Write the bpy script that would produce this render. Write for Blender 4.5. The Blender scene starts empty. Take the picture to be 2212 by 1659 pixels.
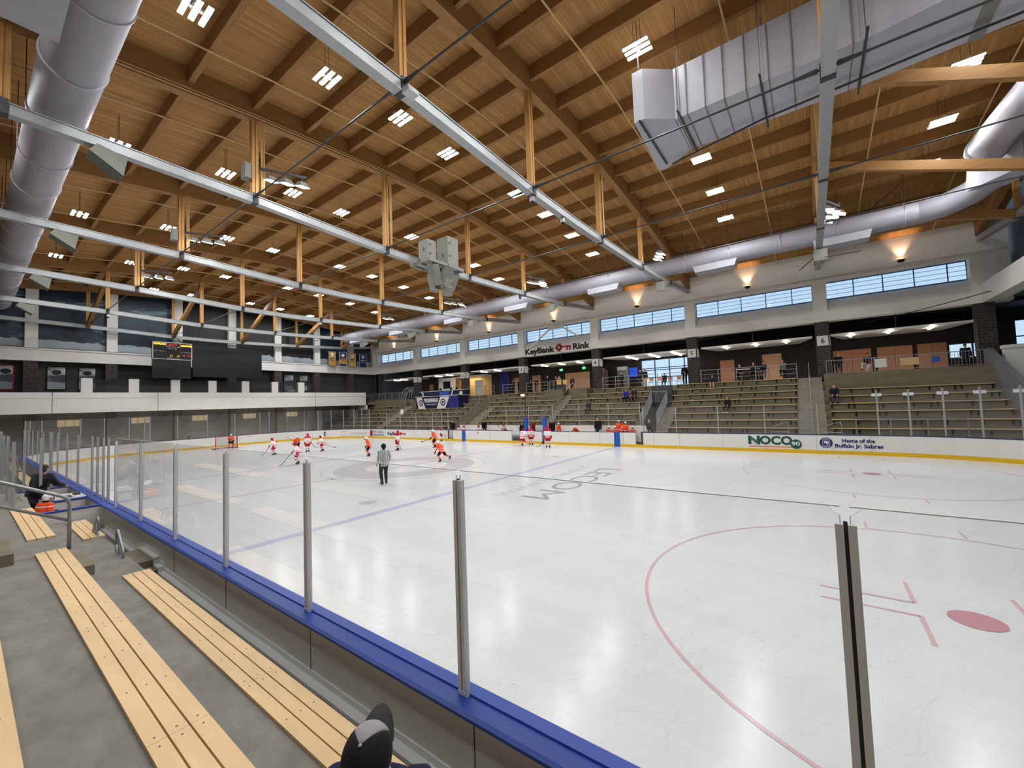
import bpy, bmesh, math, random
from mathutils import Vector, Matrix
C=bpy.context.scene.collection
SC=bpy.context.scene
PI=math.pi
# ---------------------------------------------------------------- camera
cam_d=bpy.data.cameras.new('camera'); cam=bpy.data.objects.new('camera',cam_d); C.objects.link(cam)
SC.camera=cam
CY,CP,CR=0.9352,0.0485,-0.036
fwd=Vector((math.sin(CY)*math.cos(CP),math.cos(CY)*math.cos(CP),math.sin(CP)))
rgt=Vector((math.cos(CY),-math.sin(CY),0)); upv=rgt.cross(fwd)
r2=rgt*math.cos(CR)+upv*math.sin(CR); u2=-rgt*math.sin(CR)+upv*math.cos(CR)
cam.matrix_world=Matrix(((r2.x,u2.x,-fwd.x,-2.5973),(r2.y,u2.y,-fwd.y,11.1691),(r2.z,u2.z,-fwd.z,3.3952),(0,0,0,1)))
cam_d.sensor_width=36; cam_d.lens=880.27/2212*36; cam_d.clip_start=0.05; cam_d.clip_end=400
# ---------------------------------------------------------------- world, exposure
W=bpy.data.worlds.new('world'); SC.world=W; W.use_nodes=True
wn=W.node_tree; wn.nodes.clear()
wo=wn.nodes.new('ShaderNodeOutputWorld'); wb=wn.nodes.new('ShaderNodeBackground')
wr=wn.nodes.new('ShaderNodeValToRGB'); ws=wn.nodes.new('ShaderNodeSeparateXYZ'); wt=wn.nodes.new('ShaderNodeTexCoord')
wn.links.new(wt.outputs['Generated'],ws.inputs[0]); wn.links.new(ws.outputs[2],wr.inputs[0])
wr.color_ramp.elements[0].color=(0.66,0.86,1.0,1); wr.color_ramp.elements[0].position=0.05
wr.color_ramp.elements[1].color=(0.30,0.55,0.90,1); wr.color_ramp.elements[1].position=0.5
wn.links.new(wr.outputs[0],wb.inputs[0]); wb.inputs[1].default_value=1.0
wn.links.new(wb.outputs[0],wo.inputs[0])
vs=SC.view_settings; vs.view_transform='Standard'; vs.look='None'; vs.gamma=1; vs.use_curve_mapping=False; vs.exposure=0.0
SC.cycles.transparent_max_bounces=40
LAMP_W=185.0        # watts of each roof fixture
# ---------------------------------------------------------------- materials
def lin(c):
    return tuple(((v/255)/12.92 if v/255<=0.04045 else ((v/255+0.055)/1.055)**2.4) for v in c)
def nt(name):
    m=bpy.data.materials.new(name); m.use_nodes=True; t=m.node_tree; p=t.nodes['Principled BSDF']; return m,t,p
def mat(name,col,rough=.6,metal=0.,noise=0.,scale=(8,8,8),spec=.4,bump=0.,emit=0,cloud=0.):
    m,t,p=nt(name); c=col if max(col)<=1 else lin(col)
    p.inputs['Base Color'].default_value=(*c,1); p.inputs['Roughness'].default_value=rough; p.inputs['Metallic'].default_value=metal
    p.inputs['Specular IOR Level'].default_value=spec
    if emit: p.inputs['Emission Color'].default_value=(*c,1); p.inputs['Emission Strength'].default_value=emit
    if noise or bump:
        tc=t.nodes.new('ShaderNodeTexCoord'); mp=t.nodes.new('ShaderNodeMapping'); mp.inputs['Scale'].default_value=scale
        n=t.nodes.new('ShaderNodeTexNoise'); n.inputs['Scale'].default_value=1; n.inputs['Detail'].default_value=6; n.inputs['Roughness'].default_value=.65
        t.links.new(tc.outputs['Object'],mp.inputs[0]); t.links.new(mp.outputs[0],n.inputs['Vector'])
        if noise:
            r=t.nodes.new('ShaderNodeValToRGB'); r.color_ramp.elements[0].position=.3; r.color_ramp.elements[1].position=.7
            r.color_ramp.elements[0].color=(*[v*(1-noise) for v in c],1); r.color_ramp.elements[1].color=(*[min(1,v*(1+noise)) for v in c],1)
            t.links.new(n.outputs['Fac'],r.inputs[0]); t.links.new(r.outputs[0],p.inputs['Base Color'])
        if bump:
            b=t.nodes.new('ShaderNodeBump'); b.inputs['Strength'].default_value=bump; b.inputs['Distance'].default_value=.01
            t.links.new(n.outputs['Fac'],b.inputs['Height']); t.links.new(b.outputs[0],p.inputs['Normal'])
    return m
def mat_planks(name,c1,c2,axis,width,streak,gap=.08,gapc=.25,knots=True):
    """boards laid side by side across `axis`, grain along the other horizontal axis"""
    m,t,p=nt(name); N=t.nodes; L=t.links
    tc=N.new('ShaderNodeTexCoord'); s=N.new('ShaderNodeSeparateXYZ'); L.new(tc.outputs['Object'],s.inputs[0])
    a=N.new('ShaderNodeMath'); a.operation='DIVIDE'; a.inputs[1].default_value=width; L.new(s.outputs[axis],a.inputs[0])
    fl=N.new('ShaderNodeMath'); fl.operation='FLOOR'; L.new(a.outputs[0],fl.inputs[0])
    fr=N.new('ShaderNodeMath'); fr.operation='FRACT'; L.new(a.outputs[0],fr.inputs[0])
    wn_=N.new('ShaderNodeTexWhiteNoise'); wn_.noise_dimensions='1D'; L.new(fl.outputs[0],wn_.inputs['W'])
    mp=N.new('ShaderNodeMapping'); mp.inputs['Scale'].default_value=streak; L.new(tc.outputs['Object'],mp.inputs[0])
    n=N.new('ShaderNodeTexNoise'); n.inputs['Scale'].default_value=1; n.inputs['Detail'].default_value=7; n.inputs['Roughness'].default_value=.7; L.new(mp.outputs[0],n.inputs['Vector'])
    r=N.new('ShaderNodeValToRGB'); r.color_ramp.elements[0].position=.32; r.color_ramp.elements[1].position=.68
    r.color_ramp.elements[0].color=(*lin(c2),1); r.color_ramp.elements[1].color=(*lin(c1),1); L.new(n.outputs['Fac'],r.inputs[0])
    hs=N.new('ShaderNodeHueSaturation'); L.new(r.outputs[0],hs.inputs['Color'])
    mr=N.new('ShaderNodeMapRange'); mr.inputs['To Min'].default_value=.86; mr.inputs['To Max'].default_value=1.12; L.new(wn_.outputs['Value'],mr.inputs['Value']); L.new(mr.outputs[0],hs.inputs['Value'])
    lt=N.new('ShaderNodeMath'); lt.operation='LESS_THAN'; lt.inputs[1].default_value=gap; L.new(fr.outputs[0],lt.inputs[0])
    mx=N.new('ShaderNodeMix'); mx.data_type='RGBA'; mx.blend_type='MULTIPLY'; mx.inputs['B'].default_value=(gapc,gapc,gapc,1)
    L.new(lt.outputs[0],mx.inputs['Factor']); L.new(hs.outputs[0],mx.inputs['A'])
    L.new(mx.outputs['Result'],p.inputs['Base Color']); p.inputs['Roughness'].default_value=.7; p.inputs['Specular IOR Level'].default_value=.15
    return m
def mat_brick(name,c1,c2,mortar,bw=.4,bh=.2,swap=False):
    m,t,p=nt(name); N=t.nodes; L=t.links
    tc=N.new('ShaderNodeTexCoord'); s=N.new('ShaderNodeSeparateXYZ'); L.new(tc.outputs['Object'],s.inputs[0])
    ad=N.new('ShaderNodeMath'); ad.operation='ADD'; L.new(s.outputs[0],ad.inputs[0]); L.new(s.outputs[1],ad.inputs[1])
    cb=N.new('ShaderNodeCombineXYZ'); L.new(ad.outputs[0],cb.inputs[0]); L.new(s.outputs[2],cb.inputs[1])
    b=N.new('ShaderNodeTexBrick'); b.inputs['Scale'].default_value=1; b.inputs['Brick Width'].default_value=bw; b.inputs['Row Height'].default_value=bh
    b.inputs['Mortar Size'].default_value=.012; b.inputs['Color1'].default_value=(*lin(c1),1); b.inputs['Color2'].default_value=(*lin(c2),1); b.inputs['Mortar'].default_value=(*lin(mortar),1)
    L.new(cb.outputs[0],b.inputs['Vector']); L.new(b.outputs['Color'],p.inputs['Base Color']); p.inputs['Roughness'].default_value=.85
    return m
def mat_glass(name,tint=(.96,.98,.98),refl=.35,haze=.03,alpha_tint=1.0):
    m=bpy.data.materials.new(name); m.use_nodes=True; t=m.node_tree; N=t.nodes; L=t.links; N.clear()
    o=N.new('ShaderNodeOutputMaterial'); tr=N.new('ShaderNodeBsdfTransparent'); tr.inputs[0].default_value=(*tint,1)
    gl=N.new('ShaderNodeBsdfGlossy'); gl.inputs['Roughness'].default_value=.02
    fr=N.new('ShaderNodeFresnel'); fr.inputs['IOR'].default_value=1.45
    mu=N.new('ShaderNodeMath'); mu.operation='MULTIPLY'; mu.inputs[1].default_value=refl; L.new(fr.outputs[0],mu.inputs[0])
    ge=N.new('ShaderNodeNewGeometry'); ib=N.new('ShaderNodeMath'); ib.operation='SUBTRACT'; ib.inputs[0].default_value=1.; L.new(ge.outputs['Backfacing'],ib.inputs[1]); m3=N.new('ShaderNodeMath'); m3.operation='MULTIPLY'; L.new(mu.outputs[0],m3.inputs[0]); L.new(ib.outputs[0],m3.inputs[1]); mu=m3
    mx=N.new('ShaderNodeMixShader'); L.new(mu.outputs[0],mx.inputs[0]); L.new(tr.outputs[0],mx.inputs[1]); L.new(gl.outputs[0],mx.inputs[2])
    df=N.new('ShaderNodeBsdfDiffuse'); df.inputs[0].default_value=(.8,.8,.8,1)
    m2=N.new('ShaderNodeMixShader'); m2.inputs[0].default_value=haze; L.new(mx.outputs[0],m2.inputs[1]); L.new(df.outputs[0],m2.inputs[2])
    L.new(m2.outputs[0],o.inputs[0]); return m
def mat_bands(name,base,bands,axis=2,rough=.8,wave=None):
    """cloth with coloured bands along an axis of the garment; bands=[(from,to,colour)]"""
    m,t,p=nt(name); N=t.nodes; L=t.links
    tc=N.new('ShaderNodeTexCoord'); s=N.new('ShaderNodeSeparateXYZ'); L.new(tc.outputs['Object'],s.inputs[0])
    d=N.new('ShaderNodeMath'); d.operation='DIVIDE'; d.inputs[1].default_value=2.; L.new(s.outputs[axis],d.inputs[0])
    r=N.new('ShaderNodeValToRGB'); r.color_ramp.interpolation='CONSTANT'; e=r.color_ramp.elements
    e[0].position=0; e[0].color=(*lin(base),1); e.remove(e[1])
    for a,b,c in bands:
        x=e.new(a/2); x.color=(*lin(c),1); x=e.new(b/2); x.color=(*lin(base),1)
    L.new(d.outputs[0],r.inputs[0]); L.new(r.outputs[0],p.inputs['Base Color']); p.inputs['Roughness'].default_value=rough; p.inputs['Specular IOR Level'].default_value=.2
    return m
def mat_ice(name,tint=(.735,.745,.745),amount=1.):
    m,t,p=nt(name); N=t.nodes; L=t.links
    tc=N.new('ShaderNodeTexCoord')
    def noise(sc,rot=0,detail=8,rough=.6,dist=0):
        mp=N.new('ShaderNodeMapping'); mp.inputs['Scale'].default_value=sc; mp.inputs['Rotation'].default_value=(0,0,rot)
        mq=N.new('ShaderNodeMapping'); mq.inputs['Rotation'].default_value=(0,0,rot); L.new(tc.outputs['Object'],mq.inputs[0])
        mp.inputs['Rotation'].default_value=(0,0,0); L.new(mq.outputs[0],mp.inputs[0])
        n=N.new('ShaderNodeTexNoise'); n.inputs['Scale'].default_value=1; n.inputs['Detail'].default_value=detail; n.inputs['Roughness'].default_value=rough; n.inputs['Distortion'].default_value=dist
        L.new(mp.outputs[0],n.inputs['Vector']); return n.outputs['Fac']
    def ramp(f,a,b,c0,c1):
        r=N.new('ShaderNodeMapRange'); r.inputs['From Min'].default_value=a; r.inputs['From Max'].default_value=b; r.inputs['To Min'].default_value=c0; r.inputs['To Max'].default_value=c1
        L.new(f,r.inputs['Value']); return r.outputs[0]
    def mul(a,b):
        x=N.new('ShaderNodeMath'); x.operation='MULTIPLY'; L.new(a,x.inputs[0]); L.new(b,x.inputs[1]); return x.outputs[0]
    v=ramp(noise((.16,.16,.16),0,5),.35,.65,.975,1.01)
    v=mul(v,ramp(noise((3.2,.10,1),.15,7,.7),.35,.65,.968,1.012))
    v=mul(v,ramp(noise((.10,2.6,1),.5,7,.7),.35,.65,.968,1.012))
    # skate scratches: thin contour lines of stretched noises
    for sc,rot,w in (((.5,3.0,1),.4,.0035),((2.4,.35,1),-.3,.0035),((.9,.9,1),1.1,.003)):
        f=noise(sc,rot,2,.45,.6); s=N.new('ShaderNodeMath'); s.operation='SUBTRACT'; L.new(f,s.inputs[0]); s.inputs[1].default_value=.5
        ab=N.new('ShaderNodeMath'); ab.operation='ABSOLUTE'; L.new(s.outputs[0],ab.inputs[0])
        li=ramp(ab.outputs[0],0,w,.90,1.); v=mul(v,li)
    # chipped specks
    f=noise((6,6,1),0,3,.6); v=mul(v,ramp(f,.72,.76,1,.62))
    cc=N.new('ShaderNodeCombineColor')
    for i in range(3):
        x=N.new('ShaderNodeMath'); x.operation='MULTIPLY'; x.inputs[1].default_value=tint[i]; L.new(v,x.inputs[0]); L.new(x.outputs[0],cc.inputs[i])
    L.new(cc.outputs[0],p.inputs['Base Color'])
    p.inputs['Roughness'].default_value=.19; p.inputs['Specular IOR Level'].default_value=.22
    bm=N.new('ShaderNodeBump'); bm.inputs['Strength'].default_value=.02; bm.inputs['Distance'].default_value=.01; pass
    return m
M={}
M['ice']=mat_ice('ice')
M['ice_red']=mat_ice('ice_red_line',(.68,.46,.48)); M['ice_blue']=mat_ice('ice_blue_line',(.52,.54,.70))
M['ice_thin']=mat_ice('ice_faint_line',(.66,.60,.62)); M['ice_dot']=mat_ice('ice_red_dot',(.56,.28,.31))
M['ice_grey']=mat_ice('ice_grey_logo',(.58,.575,.57)); M['ice_letter']=mat_ice('ice_grey_letter',(.42,.42,.43))
M['deck']=mat_planks('roof_deck_boards',(190,146,92),(150,108,60),1,.115,(.5,30,1),.10,.70)
M['glulam_y']=mat('glulam_beam_along',(150,110,64),.6,0,.22,(14,.8,30),.25)
M['glulam_x']=mat('glulam_beam_across',(152,112,66),.6,0,.2,(.8,14,30),.25)
M['glulam_z']=mat('glulam_post',(196,146,84),.55,0,.2,(14,14,.8),.3)
M['steel']=mat('galvanised_steel',(160,163,163),.45,.45,.08,(3,3,3))
M['steel_dark']=mat('dark_steel',(70,70,72),.5,.5)
M['rail']=mat('brushed_rail_steel',(160,163,165),.4,.55,.05)
M['alu']=mat('aluminium_glass_post',(222,224,226),.4,.0,.06,(20,20,1))
M['alu_dim']=mat('dull_aluminium',(158,160,160),.45)
M['duct']=mat('painted_spiral_duct',(152,149,156),.55,.05,.04,(2,2,2))
M['ductbox']=mat('painted_sheet_duct',(166,164,171),.6,.0,.05,(3,3,3))
M['cream']=mat('cream_painted_pipe',(205,172,120),.5)
M['white']=mat('white_painted_wall',(224,222,216),.75,0,.03,(1.2,1.2,1.2))
M['white_wall_r']=mat('offwhite_plaster',(226,222,214),.8,0,.035,(.8,.8,.8))
M['grey_dark']=mat('dark_grey_wall',(72,70,69),.8,0,.05,(.5,.5,.5))
M['grey_mid']=mat('grey_block_wall',(120,117,111),.85,0,.08,(2,2,2))
M['black']=mat('matt_black',(8,8,9),.7)
M['screen']=mat('black_screen',(9,9,10),.35,0,0)
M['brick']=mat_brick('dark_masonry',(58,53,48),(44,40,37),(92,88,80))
M['brick_d']=mat_brick('dark_brown_masonry',(46,38,34),(33,27,25),(60,54,48),.3,.12)  # darker, browner brick than the pillars
M['conc']=mat('cast_concrete',(142,135,120),.85,0,.16,(2.2,2.2,2.2),.2,.15)
M['conc_d']=mat('stained_concrete',(112,104,84),.85,0,.16,(.7,.7,3),.2,.1)
M['tread']=mat('weathered_concrete_tread',(130,126,118),.85,0,.2,(3.5,2.2,3),.2,.3)
M['tread_mid']=mat('concrete_step',(128,120,102),.85,0,.16,(3,3,3),.2,.2)
M['plank']=mat('maple_bench_plank',(226,192,142),.5,0,.09,(5,1.2,5),.35)
M['plank_o']=mat('aged_bench_plank',(198,172,128),.6,0,.12,(2,.8,5),.3)
M['board']=mat('white_dasher_board',(226,224,218),.35,0,.03,(3,3,6))
M['board_back']=mat('grey_dasher_back',(222,219,212),.32,.0,.03,(1,1,1))
M['kick']=mat('yellow_kickplate',(222,178,24),.5,0,.06,(1,1,1))
M['cap']=mat('blue_cap_rail',(24,66,156),.45,0,.08,(1,1,1),.5)
M['cap_dark']=mat('navy_cap_rail',(44,48,92),.4)
M['curb']=mat('pale_metal_curb',(232,233,230),.45,.0,.05,(2,2,2))
M['glass']=mat_glass('tempered_glass',(.98,.985,.985),1.25,.02)
M['glass_far']=mat_glass('far_glass',(.975,.975,.98),.5,.02)
M['pane']=mat_glass('press_box_glass',(.55,.57,.58),.8,.02)
M['winglass']=mat_glass('clerestory_glass',(.97,.985,1.),.3,.02)
M['mull']=mat('window_mullion',(78,104,140),.5,.2)
M['reveal']=mat('window_reveal',(214,222,236),.6)
M['door']=mat('peach_door',(196,134,98),.6,0,.05,(2,2,2))
M['doorbright']=mat('bright_peach_door',(214,158,118),.6)
M['lampwhite']=mat('led_strip',(1.,.97,.9),.5,0,0,emit=26.)
M['tube']=mat('fluorescent_tube',(1.,.98,.92),.5,0,0,emit=20.)
M['fix']=mat('fixture_white_metal',(190,190,188),.5)
M['navy']=mat('navy_vinyl',(22,26,66),.5)
M['navytxt']=mat('navy_lettering',(28,30,104),.5)
M['inkblack']=mat('black_lettering',(18,17,17),.5)
M['keyred']=mat('crimson_lettering',(178,18,48),.5)
M['nocog']=mat('dark_green_lettering',(22,84,70),.5)
M['orange_line']=mat('orange_stripe',(232,112,62),.5)
M['whitesign']=mat('white_sign_face',(214,212,204),.5)
M['exit']=mat('green_exit_sign',(10,190,80),.5,0,0,emit=1.2)
M['sconce']=mat('dark_sconce',(30,28,28),.5)
M['glow']=mat('sconce_lamp',(1.,.62,.34),.5,0,0,emit=14.)
M['spk']=mat('grey_speaker_cabinet',(132,133,124),.6)
M['grille']=mat('speaker_grille',(112,112,106),.8,0,.1,(60,60,60))
M['pad']=mat('blue_pad',(34,86,176),.5)
M['goalred']=mat('red_goal_pipe',(190,34,44),.45)
M['net']=mat_glass('white_net',(.80,.80,.80),.0,.35)
M['led_o']=mat('amber_led',(1.,.45,.02),.5,0,0,emit=1.6)
M['led_r']=mat('red_led',(.75,.03,.05),.5,0,0,emit=.8)
M['led_w']=mat('white_marking',(200,196,190),.5)
M['skin']=mat('skin',(206,158,130),.6); M['skin2']=mat('skin_tan',(176,124,96),.6)
M['darkhair']=mat('dark_hair',(30,24,21),.7); M['brownhair']=mat('brown_hair',(74,50,34),.7)
M['eye']=mat('dark_eye',(20,16,14),.3); M['lip']=mat('lips',(160,90,82),.5)
M['blade']=mat('skate_blade',(210,212,215),.25,.9)
# mural: night-blue printed glass with pale drifting patches
def mural(name,dark,mid,hi,off,amt):
    m,t,p=nt(name); N=t.nodes; L=t.links
    tc=N.new('ShaderNodeTexCoord'); mp=N.new('ShaderNodeMapping'); mp.inputs['Scale'].default_value=(.22,.22,.45); mp.inputs['Location'].default_value=off
    n=N.new('ShaderNodeTexNoise'); n.inputs['Scale'].default_value=1; n.inputs['Detail'].default_value=6; n.inputs['Distortion'].default_value=1.4
    L.new(tc.outputs['Object'],mp.inputs[0]); L.new(mp.outputs[0],n.inputs['Vector'])
    r=N.new('ShaderNodeValToRGB'); e=r.color_ramp.elements; e[0].position=.42; e[0].color=(*lin(dark),1); e[1].position=.56; e[1].color=(*lin(mid),1)
    x=e.new(.62+amt); x.color=(*lin(mid),1); x=e.new(.74+amt); x.color=(*lin(hi),1)
    L.new(n.outputs['Fac'],r.inputs[0])
    s=N.new('ShaderNodeSeparateXYZ'); L.new(tc.outputs['Object'],s.inputs[0])
    n2=N.new('ShaderNodeTexNoise'); n2.inputs['Scale'].default_value=.8; L.new(tc.outputs['Object'],n2.inputs['Vector'])
    a=N.new('ShaderNodeMath'); a.operation='MULTIPLY_ADD'; a.inputs[1].default_value=.9; L.new(n2.outputs['Fac'],a.inputs[0]); L.new(s.outputs[2],a.inputs[2])
    lt=N.new('ShaderNodeMath'); lt.operation='LESS_THAN'; lt.inputs[1].default_value=1.15; L.new(a.outputs[0],lt.inputs[0])
    mx=N.new('ShaderNodeMix'); mx.data_type='RGBA'; mx.inputs['B'].default_value=(*lin((150,160,166)),1); L.new(lt.outputs[0],mx.inputs['Factor']); L.new(r.outputs[0],mx.inputs['A'])
    L.new(mx.outputs['Result'],p.inputs['Base Color']); p.inputs['Roughness'].default_value=.45; return m
M['mural']=mural('night_mural',(6,14,26),(20,46,64),(130,160,176),(3,1,2),0)
M['mural_k']=mural('black_mural',(3,4,5),(5,6,8),(12,18,24),(8,1,2),.12)
M['poster']=mural('poster_art',(60,66,84),(180,184,190),(225,225,225),(1,5,9),-.1)
# ---------------------------------------------------------------- mesh helpers
class MB:
    def __init__(s): s.v=[]; s.f=[]; s.m=[]; s.mi=0
    def face(s,idx): s.f.append(tuple(idx)); s.m.append(s.mi)
    def box(s,x0,x1,y0,y1,z0,z1):
        if x0>x1:x0,x1=x1,x0
        if y0>y1:y0,y1=y1,y0
        if z0>z1:z0,z1=z1,z0
        n=len(s.v); s.v+=[(x,y,z) for z in (z0,z1) for y in (y0,y1) for x in (x0,x1)]
        for q in ((0,2,3,1),(4,5,7,6),(0,1,5,4),(2,6,7,3),(0,4,6,2),(1,3,7,5)): s.face([n+i for i in q])
        return s
    def hexa(s,P):   # 8 points: bottom loop 4, top loop 4
        n=len(s.v); s.v+=[tuple(p) for p in P]
        for q in ((3,2,1,0),(4,5,6,7),(0,1,5,4),(1,2,6,5),(2,3,7,6),(3,0,4,7)): s.face([n+i for i in q])
        return s
    def beam(s,a,b,w,h,up=(0,0,1)):
        a=Vector(a);b=Vector(b);d=(b-a).normalized(); u=Vector(up)
        if abs(d.dot(u))>.98: u=Vector((0,1,0))
        sd=d.cross(u).normalized()*w/2; uu=sd.normalized().cross(d).normalized()*h/2
        return s.hexa([a-sd-uu,a+sd-uu,b+sd-uu,b-sd-uu,a-sd+uu,a+sd+uu,b+sd+uu,b-sd+uu])
    def tube(s,pts,r,n=8,caps=True,sq=None):
        """swept round section; r number or list; sq=(sx,sy) squash per ring list"""
        P=[Vector(p) for p in pts]; R=r if isinstance(r,(list,tuple)) else [r]*len(P)
        base=len(s.v); ref=None
        for i,p in enumerate(P):
            if i==0: d=P[1]-P[0]
            elif i==len(P)-1: d=P[-1]-P[-2]
            else: d=(P[i+1]-P[i]).normalized()+(P[i]-P[i-1]).normalized()
            d.normalize()
            if ref is None:
                ref=Vector((1,0,0)) if abs(d.x)<.8 else Vector((0,1,0))
            a=(ref-d*ref.dot(d)).normalized(); b=d.cross(a); ref=a
            q=sq[i] if sq else (1,1)
            for k in range(n):
                t=2*PI*k/n; s.v.append(tuple(p+a*(math.cos(t)*R[i]*q[0])+b*(math.sin(t)*R[i]*q[1])))
        for i in range(len(P)-1):
            for k in range(n):
                k2=(k+1)%n; s.face([base+i*n+k,base+i*n+k2,base+(i+1)*n+k2,base+(i+1)*n+k])
        if caps:
            s.face([base+k for k in range(n)][::-1]); e=base+(len(P)-1)*n; s.face([e+k for k in range(n)])
        return s
    def ell(s,c,r,n=14,m=9,z0=-1.,z1=1.,rot=None):
        c=Vector(c); base=len(s.v); rings=[]
        for j in range(m+1):
            zz=z0+(z1-z0)*j/m; 
            th=math.asin(max(-1,min(1,z0)))+(math.asin(max(-1,min(1,z1)))-math.asin(max(-1,min(1,z0))))*j/m
            rr=math.cos(th); zz=math.sin(th)
            for k in range(n):
                t=2*PI*k/n; p=Vector((r[0]*rr*math.cos(t),r[1]*rr*math.sin(t),r[2]*zz))
                if rot: p=rot@p
                s.v.append(tuple(c+p))
        for j in range(m):
            for k in range(n):
                k2=(k+1)%n; s.face([base+j*n+k,base+j*n+k2,base+(j+1)*n+k2,base+(j+1)*n+k])
        s.face([base+k for k in range(n)][::-1]); e=base+m*n; s.face([e+k for k in range(n)])
        return s
    def prism(s,poly,axis,a,b):
        """poly of 2-D points extruded along axis from a to b"""
        def P(u,v,w): return {0:(w,u,v),1:(u,w,v),2:(u,v,w)}[axis]
        n=len(poly); base=len(s.v); s.v+=[P(u,v,a) for u,v in poly]+[P(u,v,b) for u,v in poly]
        s.face([base+i for i in range(n)][::-1]); s.face([base+n+i for i in range(n)])
        for i in range(n): j=(i+1)%n; s.face([base+i,base+j,base+n+j,base+n+i])
        return s
    def build(s,name,m,parent=None,smooth=False,loc=None):
        me=bpy.data.meshes.new(name)
        off=Vector((0,0,0))
        if parent is not None:
            p=parent
            while p is not None: off+=Vector(p.location); p=p.parent
        if loc is not None: off=off+Vector(loc)
        me.from_pydata([tuple(Vector(v)-off) for v in s.v],[],s.f)
        ms=m if isinstance(m,(list,tuple)) else [m]
        for x in ms: me.materials.append(M[x] if isinstance(x,str) else x)
        if len(ms)>1: me.polygons.foreach_set('material_index',s.m)
        if smooth: me.polygons.foreach_set('use_smooth',[True]*len(me.polygons))
        bm=bmesh.new(); bm.from_mesh(me); bmesh.ops.recalc_face_normals(bm,faces=bm.faces); bm.to_mesh(me); bm.free()
        o=bpy.data.objects.new(name,me); C.objects.link(o)
        if loc is not None: o.location=loc
        if parent is not None: o.parent=parent
        return o
def tag(o,label=None,cat=None,group=None,kind=None):
    if label: o['label']=label
    if cat: o['category']=cat
    if group: o['group']=group
    if kind: o['kind']=kind
    return o
def thing(name,loc,label,cat,group=None,rz=0):
    o=bpy.data.objects.new(name,None); C.objects.link(o); o.location=loc; o.rotation_euler=(0,0,rz); o.empty_display_size=.2
    return tag(o,label,cat,group)
def struct(name,mb,m): return tag(mb.build(name,m),kind='structure')
def copy_tree(o,parent=None):
    c=o.copy(); C.objects.link(c); c.parent=parent
    for ch in list(o.children): copy_tree(ch,c)
    return c
ORD=['first','second','third','fourth','fifth','sixth','seventh','eighth','ninth','tenth','eleventh','twelfth','thirteenth','fourteenth','fifteenth','sixteenth','seventeenth','eighteenth','nineteenth','twentieth','twenty-first','twenty-second','twenty-third','twenty-fourth','twenty-fifth']
def text(s,size,m,origin,xdir,ydir,name='lettering',parent=None,ext=.006,bold=0.,width=None,align='LEFT'):
    """flat raised lettering; origin = lower-left (or centre), xdir reading direction, ydir letter-up direction"""
    cu=bpy.data.curves.new(name,'FONT'); cu.body=s; cu.size=size; cu.extrude=ext; cu.offset=bold; cu.align_x=align; cu.resolution_u=3
    t=bpy.data.objects.new('tmp',cu); C.objects.link(t); bpy.context.view_layer.update()
    me=bpy.data.meshes.new_from_object(t.evaluated_get(bpy.context.evaluated_depsgraph_get())); bpy.data.objects.remove(t)
    x=Vector(xdir).normalized(); y=Vector(ydir).normalized(); z=x.cross(y)
    xs=[v.co.x for v in me.vertices] or [0,1]; sx=1.
    if width and max(xs)>min(xs): sx=width/(max(xs)-min(xs))
    off=Vector((0,0,0))
    if parent is not None:
        p=parent
        while p is not None: off+=Vector(p.location); p=p.parent
    for v in me.vertices:
        c=v.co.copy(); v.co=Vector(origin)+x*(c.x*sx)+y*c.y+z*c.z-off
    me.materials.clear(); me.materials.append(M[m] if isinstance(m,str) else m); me.name=name
    o=bpy.data.objects.new(name,me); C.objects.link(o)
    if parent is not None: o.parent=parent
    return o
# roof profile
NX=[-8.35,-2.05,4.25,10.5,13.7,16.85,23.15,29.45,35.55]
DZ=[13.85,15.42,16.12,16.62,16.72,16.62,16.12,15.42,13.9]
LZ=[12.75,12.05,11.9,11.62,11.6,11.65,11.85,12.15,12.75]
def interp(x,X,Z):
    if x<=X[0]: return Z[0]
    for i in range(len(X)-1):
        if x<=X[i+1]: t=(x-X[i])/(X[i+1]-X[i]); return Z[i]*(1-t)+Z[i+1]*t
    return Z[-1]
def deckz(x): return interp(x,NX,DZ)
def lowz(x): return interp(x,NX,LZ)
# ================================================================ SETTING
RW,RL_,RR=25.9,60.96,8.53
def rink_pts(n=12):
    P=[]
    for cx,cy,a0 in ((RW-RR,RR,-90),(RW-RR,RL_-RR,0),(RR,RL_-RR,90),(RR,RR,180)):
        for i in range(n+1):
            t=math.radians(a0+90*i/n); P.append((cx+RR*math.cos(t),cy+RR*math.sin(t)))
    return P
def inside_clip(pts):    # ice-mark helper: keep marks inside the boards
    return pts
# ice
mb=MB(); mb.prism(rink_pts(),2,-.05,0.0)
mats=['ice','ice_red','ice_blue','ice_thin','ice_dot','ice_grey']
def ring(cx,cy,r0,r1,z,mi,n=72,a0=0,a1=2*PI):
    mb.mi=mi; b=len(mb.v)
    for i in range(n+1):
        t=a0+(a1-a0)*i/n
        mb.v.append((cx+r0*math.cos(t),cy+r0*math.sin(t),z)); mb.v.append((cx+r1*math.cos(t),cy+r1*math.sin(t),z))
    for i in range(n): mb.face([b+2*i,b+2*i+1,b+2*i+3,b+2*i+2])
def disc(cx,cy,r,z,mi,n=32):
    mb.mi=mi; b=len(mb.v); mb.v+=[(cx+r*math.cos(2*PI*i/n),cy+r*math.sin(2*PI*i/n),z) for i in range(n)]; mb.face(range(b,b+n))
def rect(x0,x1,y0,y1,z,mi):
    mb.mi=mi; b=len(mb.v); mb.v+=[(x0,y0,z),(x1,y0,z),(x1,y1,z),(x0,y1,z)]; mb.face(range(b,b+4))
z1=.004
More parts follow.
